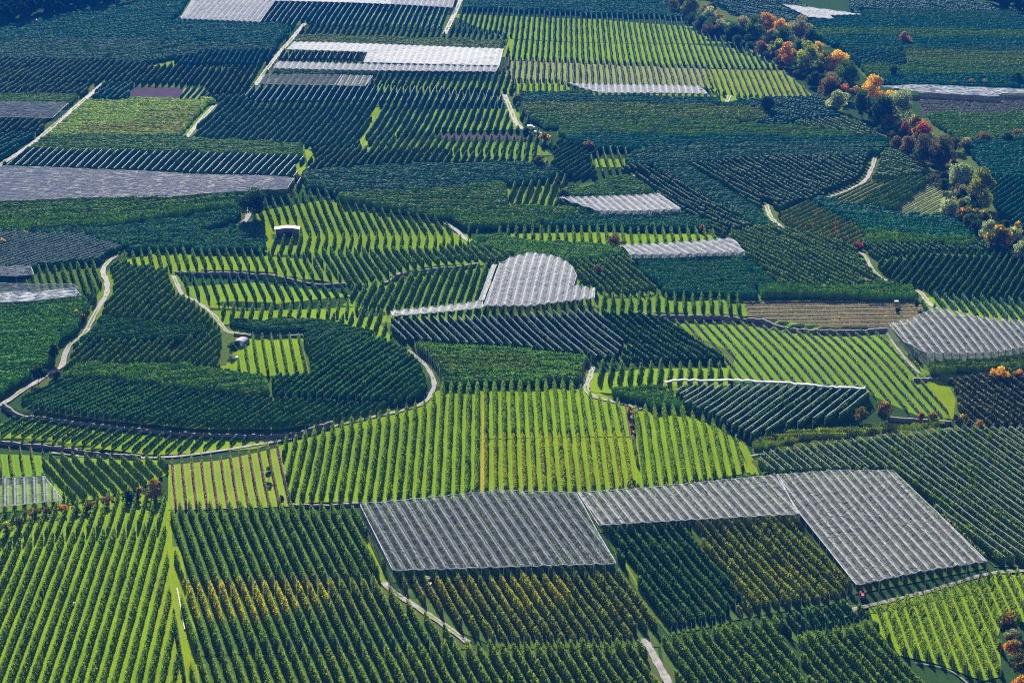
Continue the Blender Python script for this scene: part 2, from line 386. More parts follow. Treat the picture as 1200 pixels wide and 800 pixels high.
F('terrace_b', [(214,338),(300,334),(365,342),(402,346),(300,354),(238,356),(222,350)], -12.5, 'blue', 'lush', 3.0, 1.0, 3.9, posts=0)
F('terrace_c', [(245,366),(330,366),(412,362),(408,370),(258,376)], -2, 'mid', 'lush', 3.4, 1.5, 4.0)
F('strip_dark', [(262,384),(380,379),(440,392),(432,400),(355,390),(280,390)], 80, 'dark', 'dark', 2.6, 1.9, 2.30)
F('hut_plot', [(285,404),(300,399),(352,398),(366,436),(275,438)], -8.7, 'mid', 'lush', 3.2, 1.2, 3.6)
F('band_rows', [(362,380),(447,372),(452,400),(390,388)], 2, 'mid', 'lush', 3.2, 1.2, 3.8)
F('dark_fan', [(414,356),(442,336),(480,322),(560,318),(572,318),(558,352),(460,363)], 4.5, 'mid', 'mid', 3.5, 1.6, 3.6)
F('under_white_net', [(462,368),(565,362),(620,365),(697,356),(700,366),(560,371),(462,376)], 5, 'dark', 'mid', 3.2, 1.5, 3.6, under=True)
F('above_fan', [(366,298),(480,294),(555,294),(600,302),(560,308),(480,317),(440,330),(405,330),(372,325)], -13.8, 'mid', 'mid', 3.4, 1.5, 3.6)
F('white_lined', [(456,380),(560,377),(690,371),(702,377),(735,408),(725,414),(650,420),(600,412),(480,406)], -18, 'dark', 'dark', 3.3, 1.5, 3.4, net='thin')
F('dark_block', [(704,372),(745,372),(770,378),(848,416),(848,424),(738,424)], -18, 'dark', 'dark', 3.6, 1.5, 3.4)
F('short_fence_rows', [(702,354),(780,350),(862,352),(870,368),(780,366),(702,366)], 4, 'mid', 'mid', 3.6, 1.5, 3.8)
F('gap_rows', [(698,440),(760,436),(846,434),(842,448),(790,456),(704,456)], 6, 'mid', 'lush', 3.6, 1.5, 3.8)
F('gap_hedge', [(700,466),(780,466),(850,474),(850,480),(740,478),(702,472)], 95, 'mid', 'dark', 3.6, 1.9, 2.13)
F('brown_plot', [(868,356),(900,352),(1072,354),(1068,378),(1040,386),(940,384),(882,374)], 90, 'young', 'dirt', .6, .25, 6.4)
F('brown_back', [(888,342),(1075,342),(1078,350),(890,352)], 90, 'mid', 'dark', 3.8, 1.9, 2.46)
F('mid_right', [(857,276),(900,270),(990,292),(1032,333),(1000,339),(912,340),(880,305)], -21, 'mid', 'dark', 3.4, 1.5, 3.3)
F('plain_a', [(740,306),(870,303),(900,318),(916,338),(888,350),(785,346),(750,325)], 89, 'blue', 'dark', 3.3, 1.9, 2.38)
F('right_gaps', [(1092,350),(1200,368),(1200,384),(1112,366),(1098,360)], 1, 'blue', 'lush', 3.2, 1.3, 3.9)
F('right_slant', [(1018,312),(1080,300),(1200,300),(1200,348),(1092,345),(1045,336)], 20, 'dark', 'dark', 3.3, 1.5, 3.2)
F('right_slant_b', [(1012,292),(1100,290),(1200,292),(1200,298),(1080,298),(1018,306)], -15, 'dark', 'dark', 3.0, 1.6, 3.2)
F('below_right_net', [(1095,430),(1165,424),(1200,418),(1200,430),(1165,436),(1090,444)], 80, 'olive', 'mid', 2.8, 1.9, 2.46, posts=12)
F('rust_orchard', [(1122,455),(1165,446),(1200,450),(1200,500),(1130,498)], -15, 'rust', 'dark', 3.0, 1.5, 3.3)
F('hut_upper', [(310,250),(380,238),(430,248),(500,262),(532,276),(420,278),(350,278),(318,268)], -12, 'mid', 'lush', 3.4, 1.4, 3.9)
F('hut_lower', [(318,284),(350,280),(540,277),(552,286),(500,291),(320,296)], 0, 'mid', 'lush', 3.4, 1.3, 3.9)
F('knoll', [(358,210),(480,203),(600,199),(650,203),(640,212),(500,226),(400,225),(362,218)], 88, 'blue', 'dark', 3.2, 2.0, 2.38)
F('knoll_b', [(400,236),(500,228),(592,218),(598,246),(690,254),(640,264),(542,264),(522,256),(440,244)], 86, 'mid', 'dark', 3.4, 2.1, 2.46)
F('gap_patch', [(598,222),(650,218),(646,247),(596,248)], 6, 'mid', 'lush', 3.4, 1.6, 3.9)
F('dense_nook', [(660,230),(692,217),(742,213),(768,228),(700,234)], 87, 'mid', 'dark', 3.2, 2.0, 2.46)
F('strip_c', [(600,256),(700,253),(822,260),(830,266),(640,265)], 89, 'blue', 'dark', 3.2, 2.0, 2.30)
F('tall_gaps', [(600,276),(700,274),(822,276),(842,282),(730,288),(640,286),(602,282)], 1, 'mid', 'lush', 3.6, 1.6, 3.9)
F('slant_mid', [(548,286),(602,284),(720,294),(740,302),(682,310),(640,302),(602,302)], -62, 'mid', 'mid', 3.2, 1.9, 2.62)
F('lanes', [(672,312),(722,297),(745,308),(780,338),(740,344),(706,342),(692,334)], -15.5, 'mid', 'mid', 3.3, 1.5, 3.4)
F('long_a', [(738,204),(763,201),(878,268),(852,276),(792,246)], -18.4, 'dark', 'dark', 3.4, 1.5, 3.6)
F('long_b', [(767,199),(805,196),(905,260),(890,268)], 86, 'blue', 'dark', 2.8, 2.0, 2.30)
F('long_c', [(808,196),(900,188),(1018,188),(1008,206),(960,231),(905,254)], -18.4, 'dark', 'dark', 3.4, 1.6, 3.6)
F('pale_band', [(735,192),(760,177),(900,171),(1000,174),(1040,170),(1020,184),(900,186),(810,194)], 88, 'blue', 'dark', 3.0, 2.2, 2.30)
F('band_d', [(660,153),(860,154),(1000,159),(1000,163),(860,160),(700,158),(660,157)], 88, 'mid', 'dark', 3.4, 1.9, 2.8)
F('band_d2', [(668,164),(860,166),(1050,169),(900,171),(760,174),(700,172)], 88, 'teal', 'dark', 3.2, 1.9, 2.6)
F('creek_tips', [(940,150),(1000,146),(1050,158),(1058,165),(1000,160)], -20, 'mid', 'mid', 3.2, 1.5, 3.6)
F('below_top', [(866,121),(950,118),(985,134),(910,140)], -40, 'teal', 'dark', 3.2, 1.7, 3.4)
F('band_e', [(612,118),(700,116),(820,120),(905,124),(900,127),(700,122),(615,122)], 88, 'blue', 'dark', 3.4, 2.0, 2.6)
F('band_e2', [(616,128),(700,127),(905,132),(905,138),(860,140),(700,134),(620,134)], 88, 'olive', 'dark', 3.2, 2.0, 2.6)
F('band_e3', [(625,140),(700,140),(860,145),(860,148),(700,146),(640,146)], 88, 'mid', 'dark', 3.2, 2.0, 2.6)
F('spot_bright', [(690,188),(726,188),(728,194),(690,194)], -2, 'mid', 'lush', 3.2, 1.4, 4.0)
F('nook_rows', [(650,186),(690,172),(690,196),(655,198)], 20, 'dark', 'dark', 3.2, 1.4, 3.6)
F('creek_a', [(1028,190),(1060,180),(1094,204),(1078,208),(1022,212)], -30, 'mid', 'dark', 3.2, 1.5, 3.4)
F('creek_b', [(985,236),(1020,216),(1042,215),(1010,240)], 32, 'olive', 'pale', 1.6, 1.0, 3.4)
F('creek_c', [(1005,242),(1047,216),(1090,208),(1050,247)], 32, 'mid', 'dark', 3.3, 1.5, 3.4)
F('creek_d', [(1046,250),(1096,211),(1113,222),(1086,254)], 32, 'young', 'pale', .8, .5, 3.6)
F('spotty', [(905,252),(945,240),(1000,265),(1012,278),(1000,288),(930,270)], 30, 'olive', 'dark', 2.8, 1.6, 4.0)
F('slope_e', [(952,238),(1050,256),(1112,262),(1140,278),(1100,281),(1012,270)], -62, 'teal', 'dark', 3.3, 1.9, 2.62)
F('slope_f', [(1006,276),(1140,288),(1150,293),(1090,289),(1020,288)], 88, 'mid', 'dark', 3.4, 2.0, 2.30)
F('far_right_a', [(1146,240),(1162,220),(1200,232),(1200,282),(1170,270)], 30, 'teal', 'dark', 3.2, 1.5, 3.6)
F('far_right_b', [(1078,186),(1130,172),(1200,166),(1200,210),(1145,204)], 86, 'teal', 'dark', 3.2, 2.0, 2.62)
F('far_right_c', [(1075,140),(1200,136),(1200,162),(1130,168),(1080,162)], 86, 'mid', 'dark', 3.2, 2.0, 2.46)
F('far_right_d', [(1080,115),(1160,116),(1200,122),(1200,134),(1090,135)], 88, 'grey', 'plough', 1.4, 1.9, 2.62)
for k, (y0, y1, x0, cn, a) in enumerate([(2, 14, 1010, 'teal', -30), (16, 24, 1015, 'blue', 84), (26, 36, 950, 'teal', 60), (37, 44, 930, 'mid', 84),
                                         (46, 54, 950, 'teal', 88), (56, 62, 985, 'blue', 82), (64, 73, 1060, 'olive', 88), (64, 78, 985, 'teal', 40), (80, 89, 1010, 'mid', 87), (91, 98, 1020, 'teal', 89)]):
    F('terraced_far_%d' % k, [(x0, y0), (1058 if (k == 7) else 1200, y0 + 3), (1058 if k == 7 else 1200, y1 + 2), (x0 + 8, y1)], a, cn, 'dark', 3.2, 2.0, 3.3)
F('far_corner', [(800,2),(905,2),(912,12),(948,26),(905,36),(850,20)], -28, 'teal', 'dark', 3.4, 1.7, 4.0)
F('far_strip', [(560,3),(790,3),(805,18),(700,14),(600,9),(540,7)], 88, 'teal', 'dark', 3.2, 2.1, 2.46)
# --- the big bright field at the top
F('top_bright_a', [(532,17),(600,20),(700,24),(806,32),(872,50),(760,50),(600,44),(590,42)], 1.3, 'blue', 'lush', 3.3, 1.5, 3.9)
F('top_bright_b', [(601,47),(800,53),(882,60),(908,79),(800,78),(601,69)], 1.3, 'blue', 'lush', 3.3, 1.4, 3.9)
F('top_bright_c', [(600,72),(780,80),(830,82),(834,101),(670,97),(600,95)], 1.3, 'grey', 'pale', 3.0, 1.4, 3.9)
F('top_bright_d', [(832,82),(912,84),(948,114),(862,116),(836,102)], 1.3, 'grey', 'lush', 2.6, 1.2, 3.9)
F('top_bright_e', [(600,99),(655,98),(668,109),(602,109)], 1.3, 'mid', 'lush', 3.2, 1.4, 3.9)
F('under_strip_net', [(680,108),(706,112),(830,113),(900,116),(820,118),(700,117)], 1.3, 'mid', 'lush', 3.2, 1.5, 3.9)
# --- top left
F('net_rows_far', [(318,8),(528,14),(519,33),(302,30)], 1.5, 'teal', 'dark', 3.4, 1.8, 4.2, net='thin')
F('wire_far', [(352,36),(590,42),(588,48),(354,43)], 2, 'dark', 'dark', 3.4, 1.6, 4.2)
F('plain_far', [(348,46),(590,54),(590,59),(344,52)], 88, 'olive', 'dark', 3.0, 2.2, 2.30)
F('half_open', [(334,64),(426,66),(421,76),(328,74)], 3, 'dark', 'dark', 3.4, 1.9, 4.4, net='thin')
F('plain_slip', [(322,83),(437,87),(435,89),(320,88)], 88, 'mid', 'dark', 3.0, 2.2, 2.13)
F('teal_tips', [(440,92),(600,88),(602,110),(440,104)], 3, 'dark', 'mid', 3.4, 1.7, 4.2)
F('light_ridges', [(302,106),(430,106),(600,112),(602,122),(302,121)], 3.5, 'teal', 'dark', 3.4, 1.6, 4.3, net='thin')
F('bright_dark', [(254,128),(440,130),(420,173),(396,173),(218,165)], 4, 'blue', 'mid', 3.4, 1.7, 4.2)
F('green_fan', [(447,130),(600,129),(606,150),(500,153),(440,162),(427,170)], 3.5, 'blue', 'lush', 3.3, 1.7, 4.2)
F('green_low', [(432,176),(450,166),(505,164),(522,168),(620,168),(638,180),(560,180)], 3, 'mid', 'mid', 3.4, 1.7, 4.2)
F('dark_slip', [(367,178),(420,177),(640,186),(642,191),(372,193)], 5, 'dark', 'mid', 3.4, 1.6, 4.0)
F('yellow_orchard', [(96,122),(248,124),(220,160),(62,159)], 88, 'yellow', 'mid', 3.0, 2.4, 2.30)
F('purple_plot', [(155,102),(216,103),(208,119),(152,118)], 88, 'dark', 'plough', rows=False)
F('by_purple', [(218,104),(236,105),(228,119),(210,119)], 2, 'blue', 'pale', 2.0, 1.0, 4.0)
F('long_dark', [(0,73),(180,80),(330,84),(311,100),(240,102),(170,100),(0,98)], 1.5, 'dark', 'dark', 3.4, 1.6, 4.2)
F('tall_block', [(206,72),(245,64),(310,65),(302,81),(206,79)], 1.5, 'teal', 'dark', 4.4, 1.9, 3.8)
F('pale_triangle', [(172,77),(206,70),(206,79)], 0, 'mid', 'grass', rows=False)
F('left_dark', [(0,101),(114,101),(95,114),(0,114)], 3, 'dark', 'dark', 3.4, 1.6, 4.2)
F('left_slip', [(0,117),(92,117),(84,121),(0,122)], 88, 'mid', 'dark', 3.2, 2.0, 2.30)
F('left_dark_b', [(0,145),(60,144),(48,156),(0,161)], 3, 'dark', 'dark', 3.4, 1.6, 4.0)
F('left_dark_c', [(0,164),(40,161),(0,187)], 12, 'teal', 'dark', 3.2, 1.7, 3.8)
F('stub_block', [(122,101),(168,102),(150,118),(108,118)], 3, 'teal', 'dark', 3.8, 1.9, 4.0)
F('far_tone_a', [(0,53),(110,49),(230,52),(170,66),(60,70),(0,68)], 80, 'blue', 'dark', 3.0, 2.2, 2.62)
F('far_tone_b', [(120,66),(232,53),(320,58),(245,62),(205,72),(160,76)], 70, 'blue', 'dark', 3.0, 2.2, 2.62)
F('far_tone_c', [(0,42),(70,22),(200,4),(230,4),(206,28),(310,30),(334,34),(318,56),(230,50),(110,46),(0,50)], 72, 'teal', 'dark', 3.2, 2.0, 2.62)
F('sweep_left', [(58,165),(215,168),(354,176),(354,184),(200,180),(34,176)], 88, 'mid', 'dark', 3.4, 2.2, 2.38)
F('white_lines', [(34,182),(200,186),(350,192),(345,210),(180,203),(18,196)], 3.2, 'blue', 'mid', 3.2, 1.3, 4.2, net='fat')
F('sweep_low', [(0,246),(100,238),(282,236),(278,243),(238,255),(130,266),(0,275)], 87, 'mid', 'dark', 4.0, 2.2, 2.62)
F('sweep_blue', [(42,276),(152,270),(240,256),(282,247),(284,258),(260,272),(190,287),(145,292),(102,279)], 87, 'blue', 'dark', 3.2, 2.2, 2.30)
F('sweep_dark', [(152,294),(260,275),(312,268),(312,292),(250,296),(190,292)], 87, 'blue', 'dark', 3.4, 2.0, 2.30)

F('bank_right', [(1085,442),(1110,448),(1120,468),(1118,482),(1130,492),(1112,490),(1090,462)], 0, 'mid', 'grass', rows=False)
F('dirt_strip', [(417,606),(422,606),(455,684),(447,684)], -14, 'mid', 'grass', rows=False)
F('yellow_strip', [(720,640),(722.5,640),(761,706),(758,706)], -12, 'mid', 'grass', rows=False)
F('tracks_edge', [(590,62),(597,45),(600,45),(592,66),(588,84),(584,84)], 0, 'mid', 'grass', rows=False)
F('fan_edge', [(440,126),(445,126),(430,158),(422,173),(417,173)], 0, 'mid', 'grass', rows=False)
F('kite', [(357,175),(363,176),(368,190),(360,191)], 0, 'mid', 'grass', rows=False)
F('kite_b', [(350,196),(359,196),(352,206),(345,206)], 0, 'mid', 'grass', rows=False)
F('hut_grass', [(306,272),(318,266),(318,292),(304,291)], 0, 'mid', 'grass', rows=False)
F('right_grass', [(1178,684),(1200,684),(1200,738),(1186,722)], 0, 'mid', 'grass', rows=False)
F('curve_grass', [(862,512),(872,516),(884,540),(890,556),(880,555)], 0, 'mid', 'grass', rows=False)
F('rust_bank', [(732,473),(741,475),(744,514),(738,514)], 0, 'mid', 'dirt', rows=False)
F('purple_strip', [(508,157),(604,157),(616,163),(524,163)], 90, 'mid', 'plough', rows=False)
F('shelter_grass', [(262,384),(288,386),(290,400),(276,420),(272,438),(258,430)], 0, 'mid', 'grass', rows=False)
F('hut_edge', [(355,396),(360,396),(369,436),(366,436)], 0, 'mid', 'grass', rows=False)
F('under_left_net', [(0,575),(52,570),(70,588),(0,600)], -12, 'mid', 'mid', 2.8, 1.3, 3.2, under=True)
F('under_shield_net', [(1046,392),(1098,372),(1200,392),(1200,408),(1165,420),(1088,422)], -5, 'dark', 'dark', 3.0, 1.3, 3.4, under=True)
F('under_far_net', [(660,238),(770,234),(796,250),(702,253)], -15, 'dark', 'dark', 3.0, 1.3, 3.8, under=True)
F('under_mid_net', [(732,294),(858,287),(870,303),(740,306)], -20, 'dark', 'dark', 3.0, 1.3, 3.8, under=True)
F('under_hump_net', [(570,362),(588,316),(620,304),(668,316),(672,340),(696,346),(696,352),(620,364)], 4.8, 'dark', 'mid', 3.2, 1.4, 3.6, under=True)
F('under_top_net', [(334,55),(588,63),(582,82),(424,80),(326,82)], 2, 'dark', 'dark', 3.0, 1.3, 4.4, under=True)
F('under_flat_net', [(0,204),(180,210),(340,217),(333,230),(200,238),(100,239),(0,246)], 88, 'dark', 'dark', 3.0, 1.3, 3.4, under=True)
F('under_frame_net', [(310,94),(436,95),(427,106),(302,103)], 3, 'dark', 'dark', 3.2, 1.5, 4.4, under=True)

F('straw_strip', [(566,458),(571,458),(570,576),(563,576)], 0, 'mid', 'straw', rows=False)
F('wedge_row', [(194,645),(197,645),(203,700),(210,745),(222,800),(217,800),(206,745),(200,700)], -11.6, 'dark', 'grass', 2.8, 1.0, 3.0)
# ------------------------------------------------------------------ rows out of the field outlines
def widen(poly):
    o = []
    for x, y in poly:
        if x <= 0: x = -45
        if x >= 1200: x = 1245
        if y >= 800: y = 845
        o.append((x, y))
    return o
def densify(W, step=3.0):
    o = []
    for i in range(len(W)):
        a, b = W[i], W[(i + 1) % len(W)]
        n = max(1, int(np.hypot(*(b - a)) / step))
        for k in range(n): o.append(a + (b - a) * k / n)
    return np.array(o)
def inside(poly, pts):
    x, y = pts[:, 0], pts[:, 1]; r = np.zeros(len(pts), bool)
    for i in range(len(poly)):
        x1, y1 = poly[i]; x2, y2 = poly[(i + 1) % len(poly)]
        if y1 == y2: continue
        c = ((y1 > y) != (y2 > y)) & (x < (x2 - x1) * (y - y1) / (y2 - y1) + x1)
        r ^= c
    return r
PATCH = []
TALL = {'under'}
def patch(poly, col, amt):
    PATCH.append((P([p[0] for p in poly], [p[1] for p in poly])[:, :2], np.array(col), amt))
patch([(215,688),(300,686),(395,684),(385,712),(300,738),(225,735)], (.46, .38, .006), .85)
patch([(300,684),(560,684),(540,735),(400,740)], (.22, .22, .010), .5)
patch([(560,684),(650,684),(680,712),(600,725)], (.40, .36, .006), .75)
patch([(480,690),(560,688),(570,715),(520,712)], (.32, .28, .01), .6)
patch([(870,640),(960,690),(900,716),(860,700)], (.26, .28, .01), .5)
patch([(565,514),(741,513),(746,573),(565,576)], (.24, .25, .010), .6)
patch([(100,150),(215,150),(214,160),(90,160)], (.28, .17, .01), .5)
patch([(170,135),(235,128),(225,150),(150,152)], (.22, .17, .01), .35)
patch([(500,425),(620,420),(640,440),(520,440)], (.10, .10, .01), .4)

# tracks and open banks, traced first so that no row grows over them
ROADS = [
    ('track', [(137,299),(129,305),(122,313),(121,321),(125,330),(125,344),(117,358),(108,374),(101,388),(93,396),(83,402),(76,416),(72,429),(58,437),(45,446),(25,458),(8,470),(-30,490)], 3.4),
    ('track', [(203,323),(207,332),(214,345),(228,352),(238,359),(250,369),(258,379),(266,388),(276,391)], 2.8),
    ('track', [(478,410),(490,420),(500,430),(508,445),(507,458),(496,472),(470,481),(430,490),(385,501),(330,516),(300,521),(250,529),(200,535),(150,536),(60,530)], 2.6),
    ('track', [(694,430),(692,440),(687,455),(695,464),(712,469),(735,474),(752,479)], 3.2),
    ('track', [(450,682),(460,692),(490,712),(522,733),(548,752)], 3.0),
    ('concrete_track', [(755,748),(762,760),(770,775),(790,812)], 3.4),
    ('track', [(998,714),(1040,704),(1090,692),(1165,671),(1240,668)], 3.0),
    ('track', [(1008,295),(1015,302),(1022,315),(1032,325),(1042,330)], 2.6),
    ('track', [(1074,340),(1080,344),(1086,352),(1094,360)], 3.4),
    ('track', [(1026,183),(1022,196),(1014,211),(998,221),(968,232)], 3.6),
    ('track', [(898,240),(902,252),(908,260),(920,270)], 3.6),
    ('track', [(121,98),(106,111),(88,126),(60,150),(30,174),(-40,220)], 4.6),
    ('track', [(357,28),(340,48),(325,65),(310,85),(299,100)], 4.6),
    ('track', [(232,-8),(218,16),(204,26)], 4.6),
    ('track', [(543,-8),(531,20),(521,40)], 5.0),
    ('track', [(252,123),(236,140),(217,163)], 3.8),
    ('track', [(591,111),(599,130),(606,146),(618,154)], 4.2),
    ('track', [(286,240),(291,250),(288,258),(278,264),(245,273)], 3.8),
    ('track', [(520,260),(535,270),(548,282),(562,288)], 3.4),
    ('track', [(1038,388),(1050,406),(1066,426),(1078,438)], 1.4),
    ('track', [(880,534),(950,519),(1000,516),(1040,509),(1112,502)], 1.3),
    ('track', [(1072,776),(1100,781),(1120,789),(1140,806)], .8),
    ('track', [(456,378),(600,373),(700,366)], 1.2),
    ('track', [(680,222),(712,211),(745,206),(760,212)], 3.0),
    ('track', [(150,267),(200,259),(250,251)], 2.0),
    ('track', [(855,112),(850,124)], 4.0),
]
def catmull(p, step):
    p = np.asarray(p, float); q = np.r_[[2 * p[0] - p[1]], p, [2 * p[-1] - p[-2]]]
    o = []
    for i in range(1, len(q) - 2):
        n = max(2, int(np.hypot(*(q[i + 1] - q[i])) / step))
        t = np.linspace(0, 1, n, endpoint=False)[:, None]
        o.append(.5 * (2 * q[i] + (q[i + 1] - q[i - 1]) * t + (2 * q[i - 1] - 5 * q[i] + 4 * q[i + 1] - q[i + 2]) * t ** 2
                       + (3 * q[i] - q[i - 1] - 3 * q[i + 1] + q[i + 2]) * t ** 3))
    return np.r_[np.concatenate(o), p[-1:]]
BLOCK = []
for nm, pts, wdt in ROADS:
    w = P([p[0] for p in pts], [p[1] for p in pts])[:, :2]
    BLOCK.append((catmull(w, 3.0), wdt / 2 + .9))
for pl, hh in TERR: BLOCK.append((pl, 1.6))
def blocked(p):
    m = np.zeros(len(p), bool)
    mn, mx = p.min(0), p.max(0)
    for pl, wdt in BLOCK:
        if (pl.max(0) < mn - 5).any() or (pl.min(0) > mx + 5).any(): continue
        for i in range(len(pl) - 1):
            a = pl[i]; d = pl[i + 1] - a; t = np.clip((p - a) @ d / (d @ d + 1e-9), 0, 1)[:, None]
            e = p - a - t * d
            m |= (e ** 2).sum(1) < wdt ** 2
    return m
# every spot of the valley floor belongs to the field outline nearest to it
GX, GY, GS = -60, -14, 2.0
gx = np.arange(GX, 1261, GS); gy = np.arange(GY, 861, GS)
MX, MY = np.meshgrid(gx, gy); pts = np.c_[MX.ravel(), MY.ravel()]
best = np.full(len(pts), 1e9); ident = np.full(len(pts), -1)
for fi, f in enumerate(FIELDS):
    pl = np.array(widen(f['poly']), float)
    g = 1 if not f['rows'] else 4 if f['words'] else 5 if 55 < abs(f['az']) < 125 else 14
    near = np.where((pts[:, 0] > pl[:, 0].min() - g - 2) & (pts[:, 0] < pl[:, 0].max() + g + 2) & (pts[:, 1] > pl[:, 1].min() - g - 2) & (pts[:, 1] < pl[:, 1].max() + g + 2))[0]
    p = pts[near]; dd = np.full(len(p), 1e9)
    for i in range(len(pl)):
        a = pl[i]; d = pl[(i + 1) % len(pl)] - a
        if d @ d < 1e-6: continue
        t = np.clip((p - a) @ d / (d @ d), 0, 1)[:, None]; e = (p - a - t * d) * np.array([.7, 1.0])
        dd = np.minimum(dd, np.sqrt((e ** 2).sum(1)))
    dd[inside(pl, p)] = 0
    ok = (dd < best[near]) & (dd < g)
    best[near[ok]] = dd[ok]; ident[near[ok]] = fi
for poly in [
    [(780,-14),(800,20),(870,40),(905,75),(950,110),(985,135),(1040,165),(1075,195),(1110,215),(1100,250),(1125,262),(1150,285),(1210,308),(1210,286),(1176,272),(1162,240),(1158,210),(1120,165),(1090,145),(1070,110),(1020,95),(985,60),(928,34),(872,26),(800,-14)],
    [(-60,-14),(-60,42),(0,36),(70,20),(200,-2),(210,-14)], [(1110,-14),(1150,8),(1260,22),(1260,-14)],
    [(636,176),(650,176),(650,192),(622,196)], [(262,384),(292,388),(292,404),(272,440),(258,430)],
    [(322,262),(352,262),(352,277),(322,277)],
]:
    ident[inside(np.array(poly, float), pts)] = -2
GRID = ident.reshape(MX.shape)
def owner(px, py):
    i = np.clip(np.rint((px - GX) / GS).astype(int), 0, GRID.shape[1] - 1)
    j = np.clip(np.rint((py - GY) / GS).astype(int), 0, GRID.shape[0] - 1)
    return GRID[j, i]

ROWS = []
SHEETS = {}
for fi, f in enumerate(FIELDS):
    pl = widen(f['poly'])
    W = P([p[0] for p in pl], [p[1] for p in pl])[:, :2]
    f['W'] = W
    a = R(f['az']); d = np.array([math.sin(a), math.cos(a)]); n = np.array([math.cos(a), -math.sin(a)])
    f['d'], f['n'] = d, n
    SHEETS.setdefault(f['ground'], []).append(f)
    D = densify(W); s = D @ d; t = D @ n
    sp = f['sp']
    f['t0'] = t.min() + .5 * sp
    if not f['rows']: continue
    far = W[:, 1].mean()
    gm = (4 if f['words'] else 16) * far * far / 279 / FPX + 2
    k0 = -int(gm / sp)
    tt = f['t0'] + k0 * sp; k = k0
    out = []
    ss = np.arange(s.min() - gm, s.max() + gm, .6)
    while tt < t.max() + gm:
        p = d * ss[:, None] + n * tt
        px, py, dep = project(np.c_[p, T(p[:, 0], p[:, 1])])
        m = owner(px, py) == fi
        if m.any(): m &= ~blocked(p)
        e = np.flatnonzero(np.diff(np.r_[0, m.astype(int), 0]))
        for i0, i1 in zip(e[::2], e[1::2]):
            a0 = ss[i0] + .3 + rng.random() * .8; a1 = ss[i1 - 1] - .3 - rng.random() * .8
            if a1 - a0 < 4: continue
            out.append(dict(f=f, k=k, a=d * a0 + n * tt, b=d * a1 + n * tt, L=a1 - a0))
        tt += sp; k += 1
    # what of it the photograph shows
    for r in out:
        q = np.linspace(0, 1, 9)[:, None]
        pts_ = r['a'] + (r['b'] - r['a']) * q
        z = T(pts_[:, 0], pts_[:, 1])
        px, py, dep = project(np.c_[pts_, z])
        vis = (px > 2) & (px < 1198) & (py > 2) & (py < 812)
        seg = np.hypot(np.diff(px), np.diff(py)) * (vis[1:] & vis[:-1])
        r['vis'] = vis.any() and seg.sum() > 3
        r['score'] = seg.sum() * f['h'] * FPX / dep.mean() * (.12 if f['under'] else 1)
        r['pxm'] = FPX / dep.mean()
        r['px'] = px[vis].mean() if vis.any() else -1
    ROWS += out
print("rows", len(ROWS), "length", sum(r['L'] for r in ROWS))

# one sheet per kind of meadow, draped over the terrain
for gname, fl in SHEETS.items():
    V, FA, UV = [], [], []
    for f in fl:
        bm = bmesh.new()
        W = f['W']; c0 = W.mean(0); g = 1.2 if f['words'] else 5.0
        if f['rows']:
            nrm = []
            A = .5 * np.sum(W[:, 0] * np.roll(W[:, 1], -1) - np.roll(W[:, 0], -1) * W[:, 1])
            for i in range(len(W)):
                e1 = W[i] - W[i - 1]; e2 = W[(i + 1) % len(W)] - W[i]
                e1 = e1 / (np.hypot(*e1) + 1e-9); e2 = e2 / (np.hypot(*e2) + 1e-9)
                v = np.array([e1[1] + e2[1], -e1[0] - e2[0]]) * (1 if A > 0 else -1)
                nrm.append(v / (np.hypot(*v) + 1e-6))
            W = W + np.array(nrm) * g
        lift = -.24 + .012 * FIELDS.index(f) % .2 + (.02 if f['words'] else 0) + (.05 if not f['rows'] else 0)
        D = densify(W, 6.0)
        vs = [bm.verts.new((p[0], p[1], 0)) for p in D]
        try: bm.faces.new(vs)
        except ValueError: bm.free(); continue
        bmesh.ops.triangulate(bm, faces=bm.faces[:])
        mn, mx = D.min(0), D.max(0)
        near = mn[1] < 1100
        st = 5.0 if near else 9.0
        for ax in (0, 1):
            c = math.floor(mn[ax] / st) * st + st
            while c < mx[ax]:
                co = [0, 0, 0]; co[ax] = c; no = [0, 0, 0]; no[ax] = 1
                bmesh.ops.bisect_plane(bm, geom=bm.verts[:] + bm.edges[:] + bm.faces[:], plane_co=co, plane_no=no, dist=1e-4)
                c += st
        bm.verts.ensure_lookup_table(); bm.verts.index_update()
        xy = np.array([v.co[:2] for v in bm.verts])
        z = T(xy[:, 0], xy[:, 1])
        base = len(V)
        V += [(x, y, zz + lift) for (x, y), zz in zip(xy, z)]
        up = []
        for fc in bm.faces:
            ids = [v.index for v in fc.verts]
            if fc.normal.z < 0: ids.reverse()
            FA.append([base + i for i in ids])
            for i in ids:
                UV.append((((xy[i] @ f['n']) - f['t0']) / f['sp'], (xy[i] @ f['d']) / f['sp']))
        bm.free()
    o = mesh_obj("field_ground", V, FA, GM[gname]); o['kind'] = 'structure'
    uv = o.data.uv_layers.new(name="rows")
    uv.data.foreach_set("uv", np.array(UV, np.float32).ravel())

